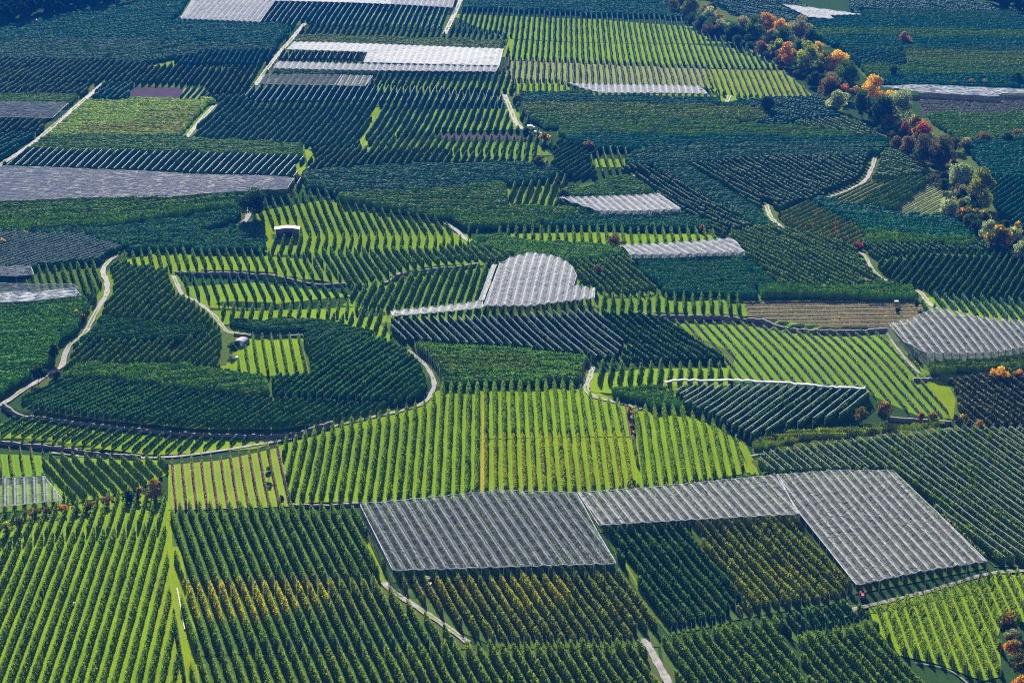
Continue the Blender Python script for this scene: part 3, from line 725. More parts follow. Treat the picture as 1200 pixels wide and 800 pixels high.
# ------------------------------------------------------------------ hedge-like tree rows
PROF = np.array([(-.42, .10), (-.5, .42), (-.30, .80), (0, 1.0), (.30, .80), (.5, .42), (.42, .10)])
def hedge(r, ds, cards):
    f = r['f']; L = r['L']; d = (r['b'] - r['a']) / L; n = np.array([d[1], -d[0]])
    m = max(3, int(L / ds) + 1)
    s = np.linspace(0, L, m)
    ts = .95 + .25 * rng.random() if f['sp'] > 2.9 else 1.3
    ph = rng.random()
    ti = np.floor(s / ts + ph).astype(int); nt = ti.max() + 2
    hs = rng.normal(1, .055, nt); ws = rng.normal(1, .10, nt)
    gapm = rng.random(nt) < .022
    hs[gapm] *= .45; ws[gapm] *= .6
    # slow variation along the row too
    slow = (1 + rng.normal(0, .04)) * (1 + .09 * np.sin(s / 11 + rng.random() * 6) + .06 * np.sin(s / 4.3 + rng.random() * 6))
    lump = np.abs(np.sin(np.pi * (s / ts + ph)))
    hh = f['h'] * hs[ti] * (.89 + .11 * lump) * slow
    ww = f['w'] * ws[ti] * (.86 + .14 * lump) * slow
    endt = np.clip(np.minimum(s, L - s) / .9, 0, 1)
    ww = ww * (.35 + .65 * endt); hh = hh * (.80 + .20 * endt)
    cx = r['a'][0] + d[0] * s + n[0] * .12 * np.sin(s / 7 + ph); cy = r['a'][1] + d[1] * s + n[1] * .12 * np.sin(s / 7 + ph)
    z0 = T(cx, cy)
    K = len(PROF)
    core = .62 if cards > 9 else .8 if cards > 4 else 1.0
    off = PROF[None, :, 0] * ww[:, None] * core; hz = PROF[None, :, 1] * hh[:, None] * (.92 if core < .9 else 1)
    jit = .075 + .05 * (f['w'] > 1.9)
    off = off + rng.normal(0, jit, off.shape); hz = hz + rng.normal(0, jit * 1.5, hz.shape)
    al = rng.normal(0, jit, off.shape)
    v = np.empty((m, K, 3))
    v[..., 0] = cx[:, None] + n[0] * off + d[0] * al
    v[..., 1] = cy[:, None] + n[1] * off + d[1] * al
    v[..., 2] = z0[:, None] + np.maximum(hz, .05)
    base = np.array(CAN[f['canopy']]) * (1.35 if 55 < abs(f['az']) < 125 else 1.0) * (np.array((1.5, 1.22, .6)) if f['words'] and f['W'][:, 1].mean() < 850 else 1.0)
    br = rng.normal(1, .16, nt).clip(.55, 1.6)
    warm = rng.normal(0, .10, nt)
    c = base[None] * br[ti][:, None] * np.stack([1 + 1.5 * warm[ti], 1 + .5 * warm[ti], 1 - warm[ti]], -1)
    for W, pc, amt in PATCH:
        ins = inside(W, np.c_[cx, cy])
        if ins.any():
            k = amt * ins * rng.uniform(.35, 1.2, nt)[ti]
            k = np.clip(k, 0, 1)[:, None]
            c = c * (1 - k) + pc * k
    if f['key'] == 'spotty':
        o = (rng.random(nt) < .06)[ti][:, None]; c = np.where(o, np.array((.45, .17, .02)), c)
    col = np.repeat(c[:, None], K, 1) * rng.uniform(.85, 1.15, (m, K, 1))
    i = np.arange(m * K).reshape(m, K)
    q = np.stack([i[:-1, :-1], i[1:, :-1], i[1:, 1:], i[:-1, 1:]], -1).reshape(-1, 4)
    caps = []
    for e in (0, m - 1):
        b = i[e]
        caps += [(b[0], b[1], b[5], b[6]), (b[1], b[2], b[4], b[5]), (b[2], b[3], b[4], b[4])]
    q = np.r_[q, np.array([c_ for c_ in caps if len(set(c_)) == 4])]
    V = v.reshape(-1, 3); C = col.reshape(-1, 3)
    nc = int(cards * L)
    if nc:
        sc = rng.random(nc) * L
        j = np.minimum((sc / L * (m - 1)).astype(int), m - 1)
        u = rng.random(nc) ** .8
        rad = np.interp(u, [0, .1, .42, .8, 1.0], [.40, .42, .5, .30, .04]) * rng.uniform(.55, 1.18, nc)
        side = rng.choice([-1, 1], nc)
        ctr = np.stack([r['a'][0] + d[0] * sc + n[0] * side * rad * ww[j], r['a'][1] + d[1] * sc + n[1] * side * rad * ww[j],
                        z0[j] + np.maximum(u * hh[j] * rng.uniform(.95, 1.08, nc), .15)], -1)
        sz = rng.uniform(.11, .24, nc)[:, None]
        a1 = rng.normal(size=(nc, 3)); a1 /= np.linalg.norm(a1, axis=1)[:, None]
        a2 = np.cross(a1, rng.normal(size=(nc, 3))); a2 /= np.linalg.norm(a2, axis=1)[:, None]
        a1 = a1 * sz; a2 = a2 * sz * .75
        cv = np.stack([ctr - a1, ctr + a2, ctr + a1, ctr - a2], 1).reshape(-1, 3)
        cc = np.repeat(c[j] * rng.uniform(.85, 1.2, (nc, 1)), 4, 0)
        cq = np.arange(nc * 4).reshape(-1, 4) + len(V)
        V = np.r_[V, cv]; C = np.r_[C, cc]; q = np.r_[q, cq]
    return V, q, np.clip(C, 0, 1), (cx, cy, z0, hh)

def line_tube(cx, cy, z, wid, thick):
    """a sagging bundle of folded net along a row's top: flat hexagonal tube"""
    p = np.stack([cx, cy, z], -1); m = len(p)
    t = np.gradient(p[:, :2], axis=0); t /= np.linalg.norm(t, axis=1)[:, None] + 1e-9
    n = np.stack([t[:, 1], -t[:, 0]], -1)
    k = 6; an = np.arange(k) * 2 * math.pi / k
    v = np.empty((m, k, 3)); wv = wid * (1 + rng.normal(0, .15, (m, 1)))
    v[..., 0] = p[:, 0:1] + n[:, 0:1] * np.cos(an) * wv; v[..., 1] = p[:, 1:2] + n[:, 1:2] * np.cos(an) * wv
    v[..., 2] = p[:, 2:3] + np.sin(an) * thick
    i = np.arange(m * k).reshape(m, k); j = np.roll(i, -1, 1)
    q = np.stack([i[:-1], i[1:], j[1:], j[:-1]], -1).reshape(-1, 4)
    return v.reshape(-1, 3), q

# choose the 300 rows that show largest
for key in {f['key'] for f in FIELDS}:
    rr = [r for r in ROWS if r['f']['key'] == key and r['vis']]
    f = rr[0]['f'] if rr else None
    if not rr: continue
    rr.sort(key=lambda r: (r['k'], r['px']))
    if f['words'] and len(f['words']) > 3: rr.reverse()
    for i, r in enumerate(rr): r['ord'] = i + 1
cand = sorted([r for r in ROWS if r['vis'] and r['f']['words']], key=lambda r: -r['score'])
top = cand[:298]
for r in top: r['thing'] = True
from collections import Counter
print(Counter(r['f']['key'] for r in top))
notin = sorted([r for r in ROWS if r['vis'] and not r['f']['words']], key=lambda r: -r['score'])[:60]
print("larger without words", Counter(r['f']['key'] for r in notin if r['score'] > top[-1]['score']))

def post_mesh(h):
    bm = bmesh.new(); bcyl(bm, (0, 0, 0), (0, 0, h), .085, .06, 6)
    me = bpy.data.meshes.new("post"); bm.to_mesh(me); bm.free(); me.materials.append(M_POST); return me
POST = {}
mv, mq, mc, nb = [], [], [], 0
nv_, nq_, nnb = [], [], 0
pv, pq, npb = [], [], 0
for r in ROWS:
    f = r['f']
    cards = 54 if r.get('thing') and not f['under'] else (13 if r['pxm'] > 2.4 else 2.0)
    if not r['vis']: cards = 0
    ds = .42 if r.get('thing') else (.5 if r['pxm'] > 2.4 else .62)
    if f['key'] in ('brown_plot', 'creek_d', 'creek_b'): ds = .4; cards = 6
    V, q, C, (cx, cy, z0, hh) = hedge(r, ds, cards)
    ntop = None
    if f['net']:
        st = slice(None, None, 4)
        wd = .09 if f['net'] == 'thin' else .15
        ntop = line_tube(cx[st], cy[st], z0[st] + f['h'] * 1.03 + .06 * np.sin(np.arange(len(cx[st])) * .8), wd, .14)
    pps = []
    if f['posts']:
        for sft in np.arange(3, r['L'] - 2, f['posts']):
            p = r['a'] + (r['b'] - r['a']) * sft / r['L']; pps.append(p)
    if r.get('thing'):
        w = f['words']
        mid = (r['a'] + r['b']) / 2; zz = float(T(mid[:1], mid[1:])[0])
        loc = np.array([mid[0], mid[1], zz])
        lab = f"{w[0]} tree row, {ordinal(r['ord'])} from {w[1]} {w[2]}"
        th = thing("orchard_row", lab, "tree row", loc, group="fruit tree rows of the near orchards")
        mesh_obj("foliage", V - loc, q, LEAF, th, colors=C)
        hp = f['h'] + .45
        if hp not in POST: POST[hp] = post_mesh(hp)
        for p in [r['a'] - (r['b'] - r['a']) / r['L'] * .7, r['b'] + (r['b'] - r['a']) / r['L'] * .7] + pps:
            o = bpy.data.objects.new("post", POST[hp]); COL.objects.link(o); o.parent = th
            o.location = (p[0] - loc[0], p[1] - loc[1], float(T(p[:1], p[1:])[0]) - loc[2])
        if ntop is not None: mesh_obj("folded_net", ntop[0] - loc, ntop[1], M_ROLL, th)
    else:
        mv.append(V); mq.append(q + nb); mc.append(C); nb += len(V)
        if ntop is not None:
            nv_.append(ntop[0]); nq_.append(ntop[1] + nnb); nnb += len(ntop[0])
mass = mesh_obj("orchard_rows", np.concatenate(mv), np.concatenate(mq), LEAF, colors=np.concatenate(mc))
mass['kind'] = 'stuff'; tag(mass, "countless rows of fruit trees filling the farther orchards across the valley", "orchard rows")
print("mass quads", len(mass.data.polygons))
nets_mass = mesh_obj("folded_net", np.concatenate(nv_), np.concatenate(nq_), M_ROLL, mass)
nets_mass['kind'] = 'stuff'
for o in COL.objects:
    if 'label' in o and len(o['label'].split()) > 16: print("LONG", o['label'])
# ------------------------------------------------------------------ tracks
for nm, pts, wdt in ROADS:
    w = P([p[0] for p in pts], [p[1] for p in pts])[:, :2]
    c = catmull(w, 1.6)
    t = np.gradient(c, axis=0); t /= np.linalg.norm(t, axis=1)[:, None]; n = np.stack([t[:, 1], -t[:, 0]], -1)
    wob = wdt * .33 * (1 + .25 * np.sin(np.arange(len(c)) * .9) * rng.random(len(c)))
    V = []
    for k, o in enumerate((-1, -.28, .28, 1)):
        p = c + n * (o * wob)[:, None]
        V.append(np.c_[p, T(p[:, 0], p[:, 1]) + (.10 if abs(o) > .5 else .14)])
    V = np.stack(V, 1); m = len(c)
    i = np.arange(m * 4).reshape(m, 4)
    q = np.stack([i[:-1, :-1], i[:-1, 1:], i[1:, 1:], i[1:, :-1]], -1).reshape(-1, 4)
    o = mesh_obj(nm, V.reshape(-1, 3), q, [M_ROAD, GM['grass']]); o['kind'] = 'structure'
    if nm == 'track':                      # a worn grass strip between the wheel tracks
        on = np.sin(np.arange(m - 1) * .11 + m) + .8 * np.sin(np.arange(m - 1) * .37) + rng.normal(0, .4, m - 1) > .25
        mi = np.zeros((m - 1, 3), np.int32); mi[:, 1] = on
        o.data.polygons.foreach_set("material_index", mi.ravel())

# ------------------------------------------------------------------ dry stone walls at the terrace steps
WALLS = [(0, 'left stone wall below the lower curved terrace', 0.54), (1, 'long curved stone wall under the bluish terrace', 0.61), (2, 'dark wall above the grey posted terrace rows', 0.54),
         (4, 'low stone wall above the dark fan of rows left of the white net', 0.48), (5, 'dark stone wall along the top of the bright striped slope', 0.61),
         (6, 'brown stone wall beside the autumn bush, above the rusty orchard', 0.68), (7, 'reddish stone wall at the foot of the bright striped slope', 0.68),
         (9, 'low wall closing the dark rows left of the grey net', 0.54), (10, 'short dark wall behind the bright little hut plot', 0.61)]
for wi, lab, fr in WALLS:
    pl, hh = TERR[wi]
    c = catmull(pl, 1.2); t = np.gradient(c, axis=0); t /= np.linalg.norm(t, axis=1)[:, None]; n = np.stack([-t[:, 1], t[:, 0]], -1)
    m = len(c)
    lo = c - n * 1.25; hi = c + n * .2
    zlo = T(lo[:, 0], lo[:, 1]) - .4; ztop = zlo + .4 + hh * fr * (.95 + .14 * rng.normal(size=m))
    prof = [(lo + n * .0, zlo), (lo + n * .18 + n * rng.normal(0, .05, (m, 1)), zlo + .55 * (ztop - zlo)), (lo + n * .35, ztop), (hi, ztop), (hi, zlo)]
    V = np.stack([np.c_[a, z] for a, z in prof], 1)
    k = len(prof); i = np.arange(m * k).reshape(m, k)
    q = np.stack([i[:-1, :-1], i[1:, :-1], i[1:, 1:], i[:-1, 1:]], -1).reshape(-1, 4)
    e = np.array([[i[0, 0], i[0, 1], i[0, 3], i[0, 4]], [i[0, 1], i[0, 2], i[0, 3], i[0, 3]]])[:1]
    o = mesh_obj("stone_wall", V.reshape(-1, 3), np.r_[q, e, np.array([[i[-1, 0], i[-1, 4], i[-1, 3], i[-1, 1]]])], M_STONE)
    tag(o, lab, "wall", "terrace walls")

# ------------------------------------------------------------------ hail nets
def hail_net(poly, az, sp, mat, h, amp, label, sides=(), posts=True, seam=8.0, saw=False, phase=.5, side_mat=None, skirt=None, under=None):
    poly = [((-45 if x <= 0 else 1245 if x >= 1200 else x), (-12 if y <= 0 else y)) for x, y in poly]
    W = P([p[0] for p in poly], [p[1] for p in poly], h)[:, :2]
    a = R(az); d = np.array([math.sin(a), math.cos(a)]); n = np.array([math.cos(a), -math.sin(a)])
    D = densify(W, 4.0); t = D @ n; s = D @ d; t0 = t.min() + phase * sp
    if under:
        uf = [f for f in FIELDS if f['key'] == under][0]; sp = uf['sp']; t0 = uf['t0'] + math.floor((t.min() - uf['t0']) / sp) * sp
    c0 = W.mean(0); z0 = float(T(c0[:1], c0[1:])[0])
    th = thing("hail_net", label, "hail net", (c0[0], c0[1], z0), group="hail nets over the orchards")
    bm = bmesh.new(); bm.faces.new([bm.verts.new((p[0], p[1], 0)) for p in D]); bmesh.ops.triangulate(bm, faces=bm.faces[:])
    def cut(no, c):
        bmesh.ops.bisect_plane(bm, geom=bm.verts[:] + bm.edges[:] + bm.faces[:], plane_co=(no[0] * c, no[1] * c, 0), plane_no=(no[0], no[1], 0), dist=1e-4)
    c = t0 - sp
    while c < t.max():
        for fr in ((0, .14, .5, .86) if not saw else (0, .1, .5, .9)):
            v = c + fr * sp
            if t.min() < v < t.max(): cut(n, v)
        c += sp
    c = s.min() + 4
    while c < s.max(): cut(d, c); c += 4
    bm.verts.ensure_lookup_table()
    xy = np.array([v.co[:2] for v in bm.verts])
    u = (xy @ n - t0) / sp; w = (xy @ d) / seam
    fr = np.abs(u - np.rint(u)) * 2              # 0 on the ridge cable, 1 in the valley
    zz = T(xy[:, 0], xy[:, 1]) + h + amp * (.5 - fr) + rng.normal(0, .09, len(xy)) - .2 * np.abs(np.sin(w * math.pi)) * fr
    for v, z in zip(bm.verts, zz): v.co.z = z - z0; v.co.x -= c0[0]; v.co.y -= c0[1]
    for fc in bm.faces:
        if fc.normal.z < 0: fc.normal_flip()
    bm.verts.index_update()
    uvl = bm.loops.layers.uv.new("rows")
    for fc in bm.faces:
        for l in fc.loops: l[uvl].uv = (u[l.vert.index], w[l.vert.index])
    bm_obj("net_roof", bm, mat, th)
    for e in sides:
        A, B = W[e], W[(e + 1) % len(W)]
        L = np.hypot(*(B - A)); m = max(2, int(L / 2)); q = np.linspace(0, 1, m)[:, None]
        p = A + (B - A) * q
        out = np.array([(B - A)[1], -(B - A)[0]]) / L
        if (p.mean(0) - c0) @ out < 0: out = -out
        zt = T(p[:, 0], p[:, 1])
        lev = [(0, h - .05), (.25, h * .7), (.35, h * .35), (.9, .15)] if skirt is None else [(0, h - .05), (.15, h - skirt * .5), (.3, h - skirt)]
        V = np.stack([np.c_[p + out * (k + .08 * rng.normal(size=(m, 1))) - c0, zt + hh - z0] for k, hh in lev], 1)
        i = np.arange(m * len(lev)).reshape(m, -1)
        qd = np.stack([i[:-1, :-1], i[1:, :-1], i[1:, 1:], i[:-1, 1:]], -1).reshape(-1, 4)
        o = mesh_obj("side_net", V.reshape(-1, 3), qd, side_mat or NET_SIDE, th)
        uv = o.data.uv_layers.new(name="rows")
        vi = np.empty(len(o.data.loops), np.int32); o.data.loops.foreach_get("vertex_index", vi)
        vv = V.reshape(-1, 3)[vi]; uv.data.foreach_set("uv", np.c_[((vv[:, :2] + c0) @ n - t0) / sp, vv[:, 2] / seam].astype(np.float32).ravel())
    if posts:
        me = bpy.data.meshes.new("post"); b2 = bmesh.new(); bcyl(b2, (0, 0, -.3), (0, 0, h + .1), .09, .07, 6); b2.to_mesh(me); b2.free(); me.materials.append(M_POST)
        per = densify(W, max(sp * 2, 6.5))[:90]
        for p in per:
            o = bpy.data.objects.new("post", me); COL.objects.link(o); o.parent = th
            o.location = (p[0] - c0[0], p[1] - c0[1], float(T(p[:1], p[1:])[0]) - z0)
    # edge cable with the hem of the net wrapped round it
    ring = densify(W, 2.0); ring = np.r_[ring, ring[:1]]
    u = (ring @ n - t0) / sp; fr = np.abs(u - np.rint(u)) * 2
    v, q = line_tube(ring[:, 0], ring[:, 1], T(ring[:, 0], ring[:, 1]) + h + amp * (.5 - fr), .12, .12)
    mesh_obj("hem", v - np.array([c0[0], c0[1], z0]), q, M_ROLL, th)
    return th
hail_net([(422,590),(500,583),(560,577),(578,574),(675,577),(722,660),(590,664),(460,668)], -14.5, 3.2, NET_GREY, 4.6, .55, "long grey hail net in front of the bright central field", sides=(7,), under="under_grey_net")
hail_net([(677,577),(760,571),(870,560),(910,556),(936,602),(860,606),(702,615)], -14.5, 3.2, NET_PALE, 4.6, .5, "pale hail net strip joining the grey net to the big pale net", under="under_pale_net")
hail_net([(911,556),(980,551),(1047,551),(1157,657),(1085,668),(1003,685),(937,602)], -11, 3.2, NET_PALE, 4.8, .6, "biggest hail net, pale silver stripes, beside the red tractor", sides=(6,), under="under_big_net")
hail_net([(0,562),(52,558),(62,570),(74,586),(0,598)], -12, 3.2, NET_GREY, 3.6, .35, "small grey net with white seams at the left edge above the brown hedge")
hail_net([(1042,379),(1066,374),(1098,360),(1145,371),(1200,381),(1200,400),(1168,412),(1120,414),(1085,413),(1060,400)], -5, 3.3, NET_PALE, 4.6, .5, "shield-shaped pale hail net on the right with a netted front", sides=(5, 6, 7, 8, 9))
hail_net([(566,358),(578,330),(586,309),(600,301),(622,296),(650,300),(668,309),(676,322),(672,334),(697,338),(697,349),(620,358)], 4.8, 3.6, NET_WHITE, 4.6, 1.0, "white humped hail net with broad stripes in the middle of the valley")
hail_net([(458,364),(565,352),(566,360),(460,370)], 4.8, 3.6, NET_WHITE, 4.4, .5, "narrow white net strip running left from the humped white net", posts=True)
hail_net([(561,352),(577,310),(582,310),(567,352)], 4.8, 3.6, NET_WHITE, 4.4, .3, "thin white net strip folded along the left side of the humped net")
hail_net([(655,231),(772,227),(798,245),(745,247),(702,247)], -15, 3.9, NET_WHITE, 4.6, .7, "white slatted net with an open front right of the small bright patch", sides=(2, 3), side_mat=NET_PALE)
hail_net([(728,287),(858,279),(873,295),(739,298)], -20, 3.9, NET_WHITE, 4.4, .8, "white net with hanging front flaps above the plain dark plots", sides=(2,), skirt=1.6, side_mat=NET_PALE)
hail_net([(0,194),(60,196),(180,201),(345,209),(336,222),(200,230),(100,231),(0,238)], 88, 3.0, NET_FLAT, 4.2, .5, "wide flat pinkish grey net left of the green kite", seam=14)
hail_net([(0,120),(80,121),(62,138),(0,138)], 88, 3.0, NET_GREY, 4.0, .3, "flat grey net at the far left beside the straight pale track", seam=12)
hail_net([(345,49),(590,57),(585,77),(426,73),(431,61),(336,58)], 2, 4.4, NET_FILM, 4.4, .5, "brilliant white net cover with an L-shaped notch at the top")
hail_net([(325,72),(585,78),(581,84),(320,80)], 2, 4.4, NET_WHITE, 4.2, .8, "scalloped pale net strip along the foot of the brilliant white cover")
hail_net([(400,88),(437,89),(428,101),(392,100)], 3, 4.4, NET_PALE, 4.2, .6, "small pale net at the end of the white-framed plot")
hail_net([(311,87),(400,88),(392,100),(303,98)], 3, 4.4, NET_SIDE, 4.2, .6, "dark see-through net inside a thin white frame")
hail_net([(232,0),(322,1),(305,26),(212,22)], 1.5, 4.2, NET_WHITE, 4.2, 1.0, "pale corrugated net far off at the top beside the gravel track")
hail_net([(300,-10),(460,-6),(458,5),(310,1)], 1.5, 4.2, NET_FILM, 4.2, .5, "bright white net cut by the top edge of the picture")
hail_net([(460,-6),(536,-3),(530,9),(458,5)], 1.5, 4.2, NET_WHITE, 4.2, .7, "bluish pale net beside the straight track at the top")
hail_net([(665,97),(705,99),(820,101),(829,110),(705,109),(685,104)], 1.3, 3.9, NET_WHITE, 4.4, .8, "long white net strip at the foot of the bright far field")
hail_net([(917,5),(952,9),(1010,17),(972,18),(977,22),(948,20)], -28, 4.0, NET_FILM, 4.2, .5, "arrow-shaped white net far off among dark plots")
hail_net([(1032,101),(1080,99),(1200,106),(1200,109),(1165,109),(1172,113),(1080,108)], 88, 4.0, NET_FILM, 4.2, .4, "long low white net right of the golden tree")
hail_net([(0,344),(50,341),(88,338),(95,346),(50,351),(0,356)], 80, 4.0, NET_FILM, 3.8, .4, "bright white net strip at the left edge above the bushy orchard", sides=(3, 4), side_mat=NET_GREY)
hail_net([(0,330),(86,333),(92,338),(0,343)], 80, 3.4, NET_GREY, 3.8, .4, "grey net directly behind the bright white strip at the left edge", seam=9)
hail_net([(0,312),(36,312),(40,322),(0,324)], 80, 3.4, NET_PALE, 3.8, .4, "small pale net patch at the left edge under the wired rows", seam=9)

# the rolled-up white net on top of the wired field
c = catmull(P([779,830,900,960,1014], [448,446,447,452,455], 3.6)[:, :2], 1.5)
zz = T(c[:, 0], c[:, 1]) + 3.6
v, q = line_tube(c[:, 0], c[:, 1], zz + rng.normal(0, .12, len(c)), 1.25, .28)
roll = thing("rolled_net", "rolled white net lying along the top ends of the white-lined rows", "rolled net", (c[0][0], c[0][1], zz[0] - 3.6))
L0 = np.array(roll.location)
mesh_obj("net_roll", v - L0, q, M_ROLL, roll)
for p in c[::6]:
    b2 = bmesh.new(); bcyl(b2, (0, 0, 0), (0, 0, 3.4), .09, .07, 6)
    bm_obj("post", b2, M_POST, roll, (p[0] - L0[0], p[1] - L0[1], float(T(p[:1], p[1:])[0]) - L0[2]))

# ------------------------------------------------------------------ trees and bushes
TCOL = {
    'green': [(.035, .075, .02), (.05, .10, .02)], 'dark': [(.022, .05, .022), (.03, .06, .025)], 'bluegreen': [(.03, .07, .05), (.05, .09, .06)],
    'olive': [(.09, .11, .02), (.14, .14, .02)], 'silver': [(.15, .18, .13), (.22, .24, .18)], 'orange': [(.38, .15, .02), (.30, .13, .03), (.10, .10, .02)],
    'gold': [(.50, .27, .01), (.42, .20, .01), (.14, .13, .02)], 'red': [(.30, .06, .04), (.22, .07, .04)], 'crimson': [(.28, .03, .06), (.16, .04, .06)],
    'rust': [(.15, .085, .04), (.10, .075, .035)], 'brown': [(.10, .075, .04), (.06, .07, .03)], 'yellowgreen': [(.2, .22, .02), (.12, .16, .02)],
    'pink': [(.30, .12, .08), (.20, .10, .07)], 'pale': [(.2, .17, .12), (.14, .13, .09)],
    'goldtop': [(.45, .24, .01), (.06, .09, .02), (.05, .08, .02)], 'redtop': [(.35, .10, .03), (.06, .08, .03), (.05, .07, .03)],
    'bronze': [(.20, .11, .015), (.08, .075, .02), (.045, .06, .02)],
}
def crown(h, w, cols, seed, bush=False, leaf=.42, low=None):
    r = np.random.default_rng(seed)
    nl = 14 if bush else 26
    base = low if low is not None else .08 if bush else .2
    ctr = []
    while len(ctr) < nl:
        p = r.uniform(-1, 1, 3)
        if p @ p < 1: ctr.append(p)
    ctr = np.array(ctr) * np.array([.40 * w, .40 * w, (1 - base) * .40 * h]) + np.array([0, 0, h * (base + (1 - base) * .5)])
    rad = r.uniform(.10, .25, nl) * min(w, h * (1 - base)) * (1.15 if bush else 1.0)
    ctr[0] = (0, 0, h * .86); rad[0] = .15 * w + .05 * h
    area = 4 * math.pi * (rad ** 2)
    V, C = [], []
    cols = np.array(cols); cols = cols * np.where(cols[:, :1] > .12, 1.6, 1.15)
    for i in range(nl):
        n = int(area[i] / (leaf ** 2) * .55) + 12
        n = min(n, 300)
        dr = r.normal(size=(n, 3)); dr /= np.linalg.norm(dr, axis=1)[:, None]
        p = ctr[i] + dr * (rad[i] * r.uniform(.55, 1.12, n) ** .6)[:, None] * np.array([1, 1, .85])
        p[:, 2] = np.maximum(p[:, 2], .1)
        # colours sit in branches: warm leaves mostly high up and outward
        k = r.random() * .5 + .5 * (ctr[i][2] / h)
        ci = 0 if (k > .58 or len(cols) == 1) else (1 if len(cols) == 2 or r.random() < .5 else 2)
        cc = cols[ci] * r.uniform(.6, 1.5, (n, 1)) * (1 + r.normal(0, .08, (n, 3)))
        flip = r.random(n) < .22
        cc[flip] = cols[r.integers(0, len(cols), flip.sum())] * r.uniform(.6, 1.3, (flip.sum(), 1))
        sz = leaf * r.uniform(.55, 1.25, (n, 1))
        a1 = np.cross(dr + r.normal(0, .7, (n, 3)), r.normal(size=(n, 3))); a1 /= np.linalg.norm(a1, axis=1)[:, None]
        a2 = np.cross(a1, dr + r.normal(0, .5, (n, 3))); a2 /= np.linalg.norm(a2, axis=1)[:, None]
        V.append(np.stack([p - a1 * sz, p + a2 * sz * .7, p + a1 * sz, p - a2 * sz * .7], 1).reshape(-1, 3)); C.append(np.repeat(cc, 4, 0))
    V = np.concatenate(V); C = np.clip(np.concatenate(C), 0, 1)
    return V, np.arange(len(V)).reshape(-1, 4), C, ctr
def tree(x, y, hp, wp, kind, label, group=None, bush=False, name=None, seed=0, cat=None, low=None):
    """x, y: foot of the tree in the photograph; hp, wp: its height and width there in pixels"""
    p = P(x, y); _, _, dep = project(p); pm = FPX / dep[0]
    phi = PITCH + math.atan((y - 400) / FPX)
    h = max(1.2, (hp / pm - .3 * wp / pm * math.sin(phi)) / math.cos(phi)); w = wp / pm
    th = thing(name or ("bush" if bush else "broadleaf_tree"), label, cat or ("bush" if bush else "tree"), p - np.array([0, 0, .25]), group=group)
    V, q, C, ctr = crown(h, w, TCOL[kind], 100 + seed + int(x * 7 + y * 13), bush, .30 if bush else .46, low)
    mesh_obj("crown", V, q, LEAF, th, colors=C)
    bm = bmesh.new()
    top = h * (.3 if bush else .6); r0 = max(.08, .022 * h)
    bcyl(bm, (0, 0, -.4), (0, 0, top), r0, r0 * .5, 7)
    for c in ctr[1:6]:
        s = Vector((0, 0, top * (.55 + .4 * random.random())))
        bcyl(bm, s, Vector(c), r0 * .4, r0 * .12, 5)
    bm_obj("trunk", bm, M_BARK, th)
    return th
CW = {'green': 'dark green', 'dark': 'very dark green', 'bluegreen': 'blue-green', 'olive': 'olive green', 'silver': 'silvery', 'orange': 'orange', 'gold': 'golden yellow',
      'red': 'red', 'crimson': 'crimson', 'rust': 'rust brown', 'brown': 'brownish green', 'yellowgreen': 'yellow-green', 'pink': 'pinkish', 'pale': 'pale beige',
      'goldtop': 'green, gold-topped', 'redtop': 'green, red-topped', 'bronze': 'bronze'}
CREEK = [  # foot x, foot y, height, width, colour - from far to near down the creek
    (797,8,16,18,'olive'),(810,20,22,22,'olive'),(822,34,16,22,'bluegreen'),(832,26,18,20,'silver'),(843,26,10,12,'pink'),(846,40,18,22,'silver'),(858,48,20,20,'bluegreen'),
    (871,44,24,20,'pale'),(884,50,32,22,'green'),(898,42,26,18,'orange'),(906,54,20,18,'pale'),(915,40,18,18,'gold'),(918,56,24,24,'green'),(938,52,32,24,'pale'),(952,54,18,22,'green'),
    (892,64,16,16,'rust'),(898,64,12,12,'pink'),(912,66,20,22,'yellowgreen'),(923,78,28,18,'orange'),(936,66,18,24,'green'),(945,86,36,26,'yellowgreen'),(958,70,20,18,'goldtop'),(968,86,26,20,'olive'),
    (980,88,28,24,'gold'),(992,100,30,30,'green'),(955,100,16,22,'dark'),(973,112,26,26,'rust'),(981,128,22,22,'silver'),(990,116,18,18,'redtop'),(1003,112,12,14,'goldtop'),
    (1010,136,30,24,'green'),(1022,130,40,26,'gold'),(1034,146,34,28,'dark'),(1042,128,22,16,'goldtop'),(1058,142,36,32,'silver'),(1040,150,16,18,'rust'),(1054,152,14,14,'pale'),
    (1060,160,18,12,'crimson'),(1072,160,24,18,'goldtop'),(1081,166,24,20,'red'),(1090,170,14,16,'yellowgreen'),(1064,180,20,20,'rust'),(1082,194,34,30,'brown'),(1106,200,40,32,'brown'),
    (1119,176,16,16,'brown'),(1131,174,14,14,'pale'),(1152,166,12,20,'rust'),(1180,166,12,14,'green'),(1192,160,10,14,'rust'),(1118,192,8,8,'orange'),
    (1126,222,30,26,'silver'),(1149,242,44,30,'olive'),(1128,232,16,20,'pale'),(1133,244,14,18,'silver'),(1117,242,12,20,'pale'),(1143,234,8,14,'pink'),(1106,252,12,8,'gold'),
    (1114,254,20,20,'silver'),(1126,250,18,18,'olive'),(1134,258,18,20,'goldtop'),(1138,266,16,20,'green'),(1150,260,14,20,'goldtop'),(1160,280,22,26,'silver'),(1170,290,26,26,'goldtop'),
    (1186,288,22,22,'silver'),(1192,274,16,8,'gold'),(1196,302,20,22,'silver'),(1142,272,14,18,'dark'),(1176,268,12,14,'dark'),
]
cnt = {}
for i, (x, y, hp, wp, kd) in enumerate(CREEK):
    cnt[kd] = cnt.get(kd, 0) + 1
tot = dict(cnt); cnt = {}
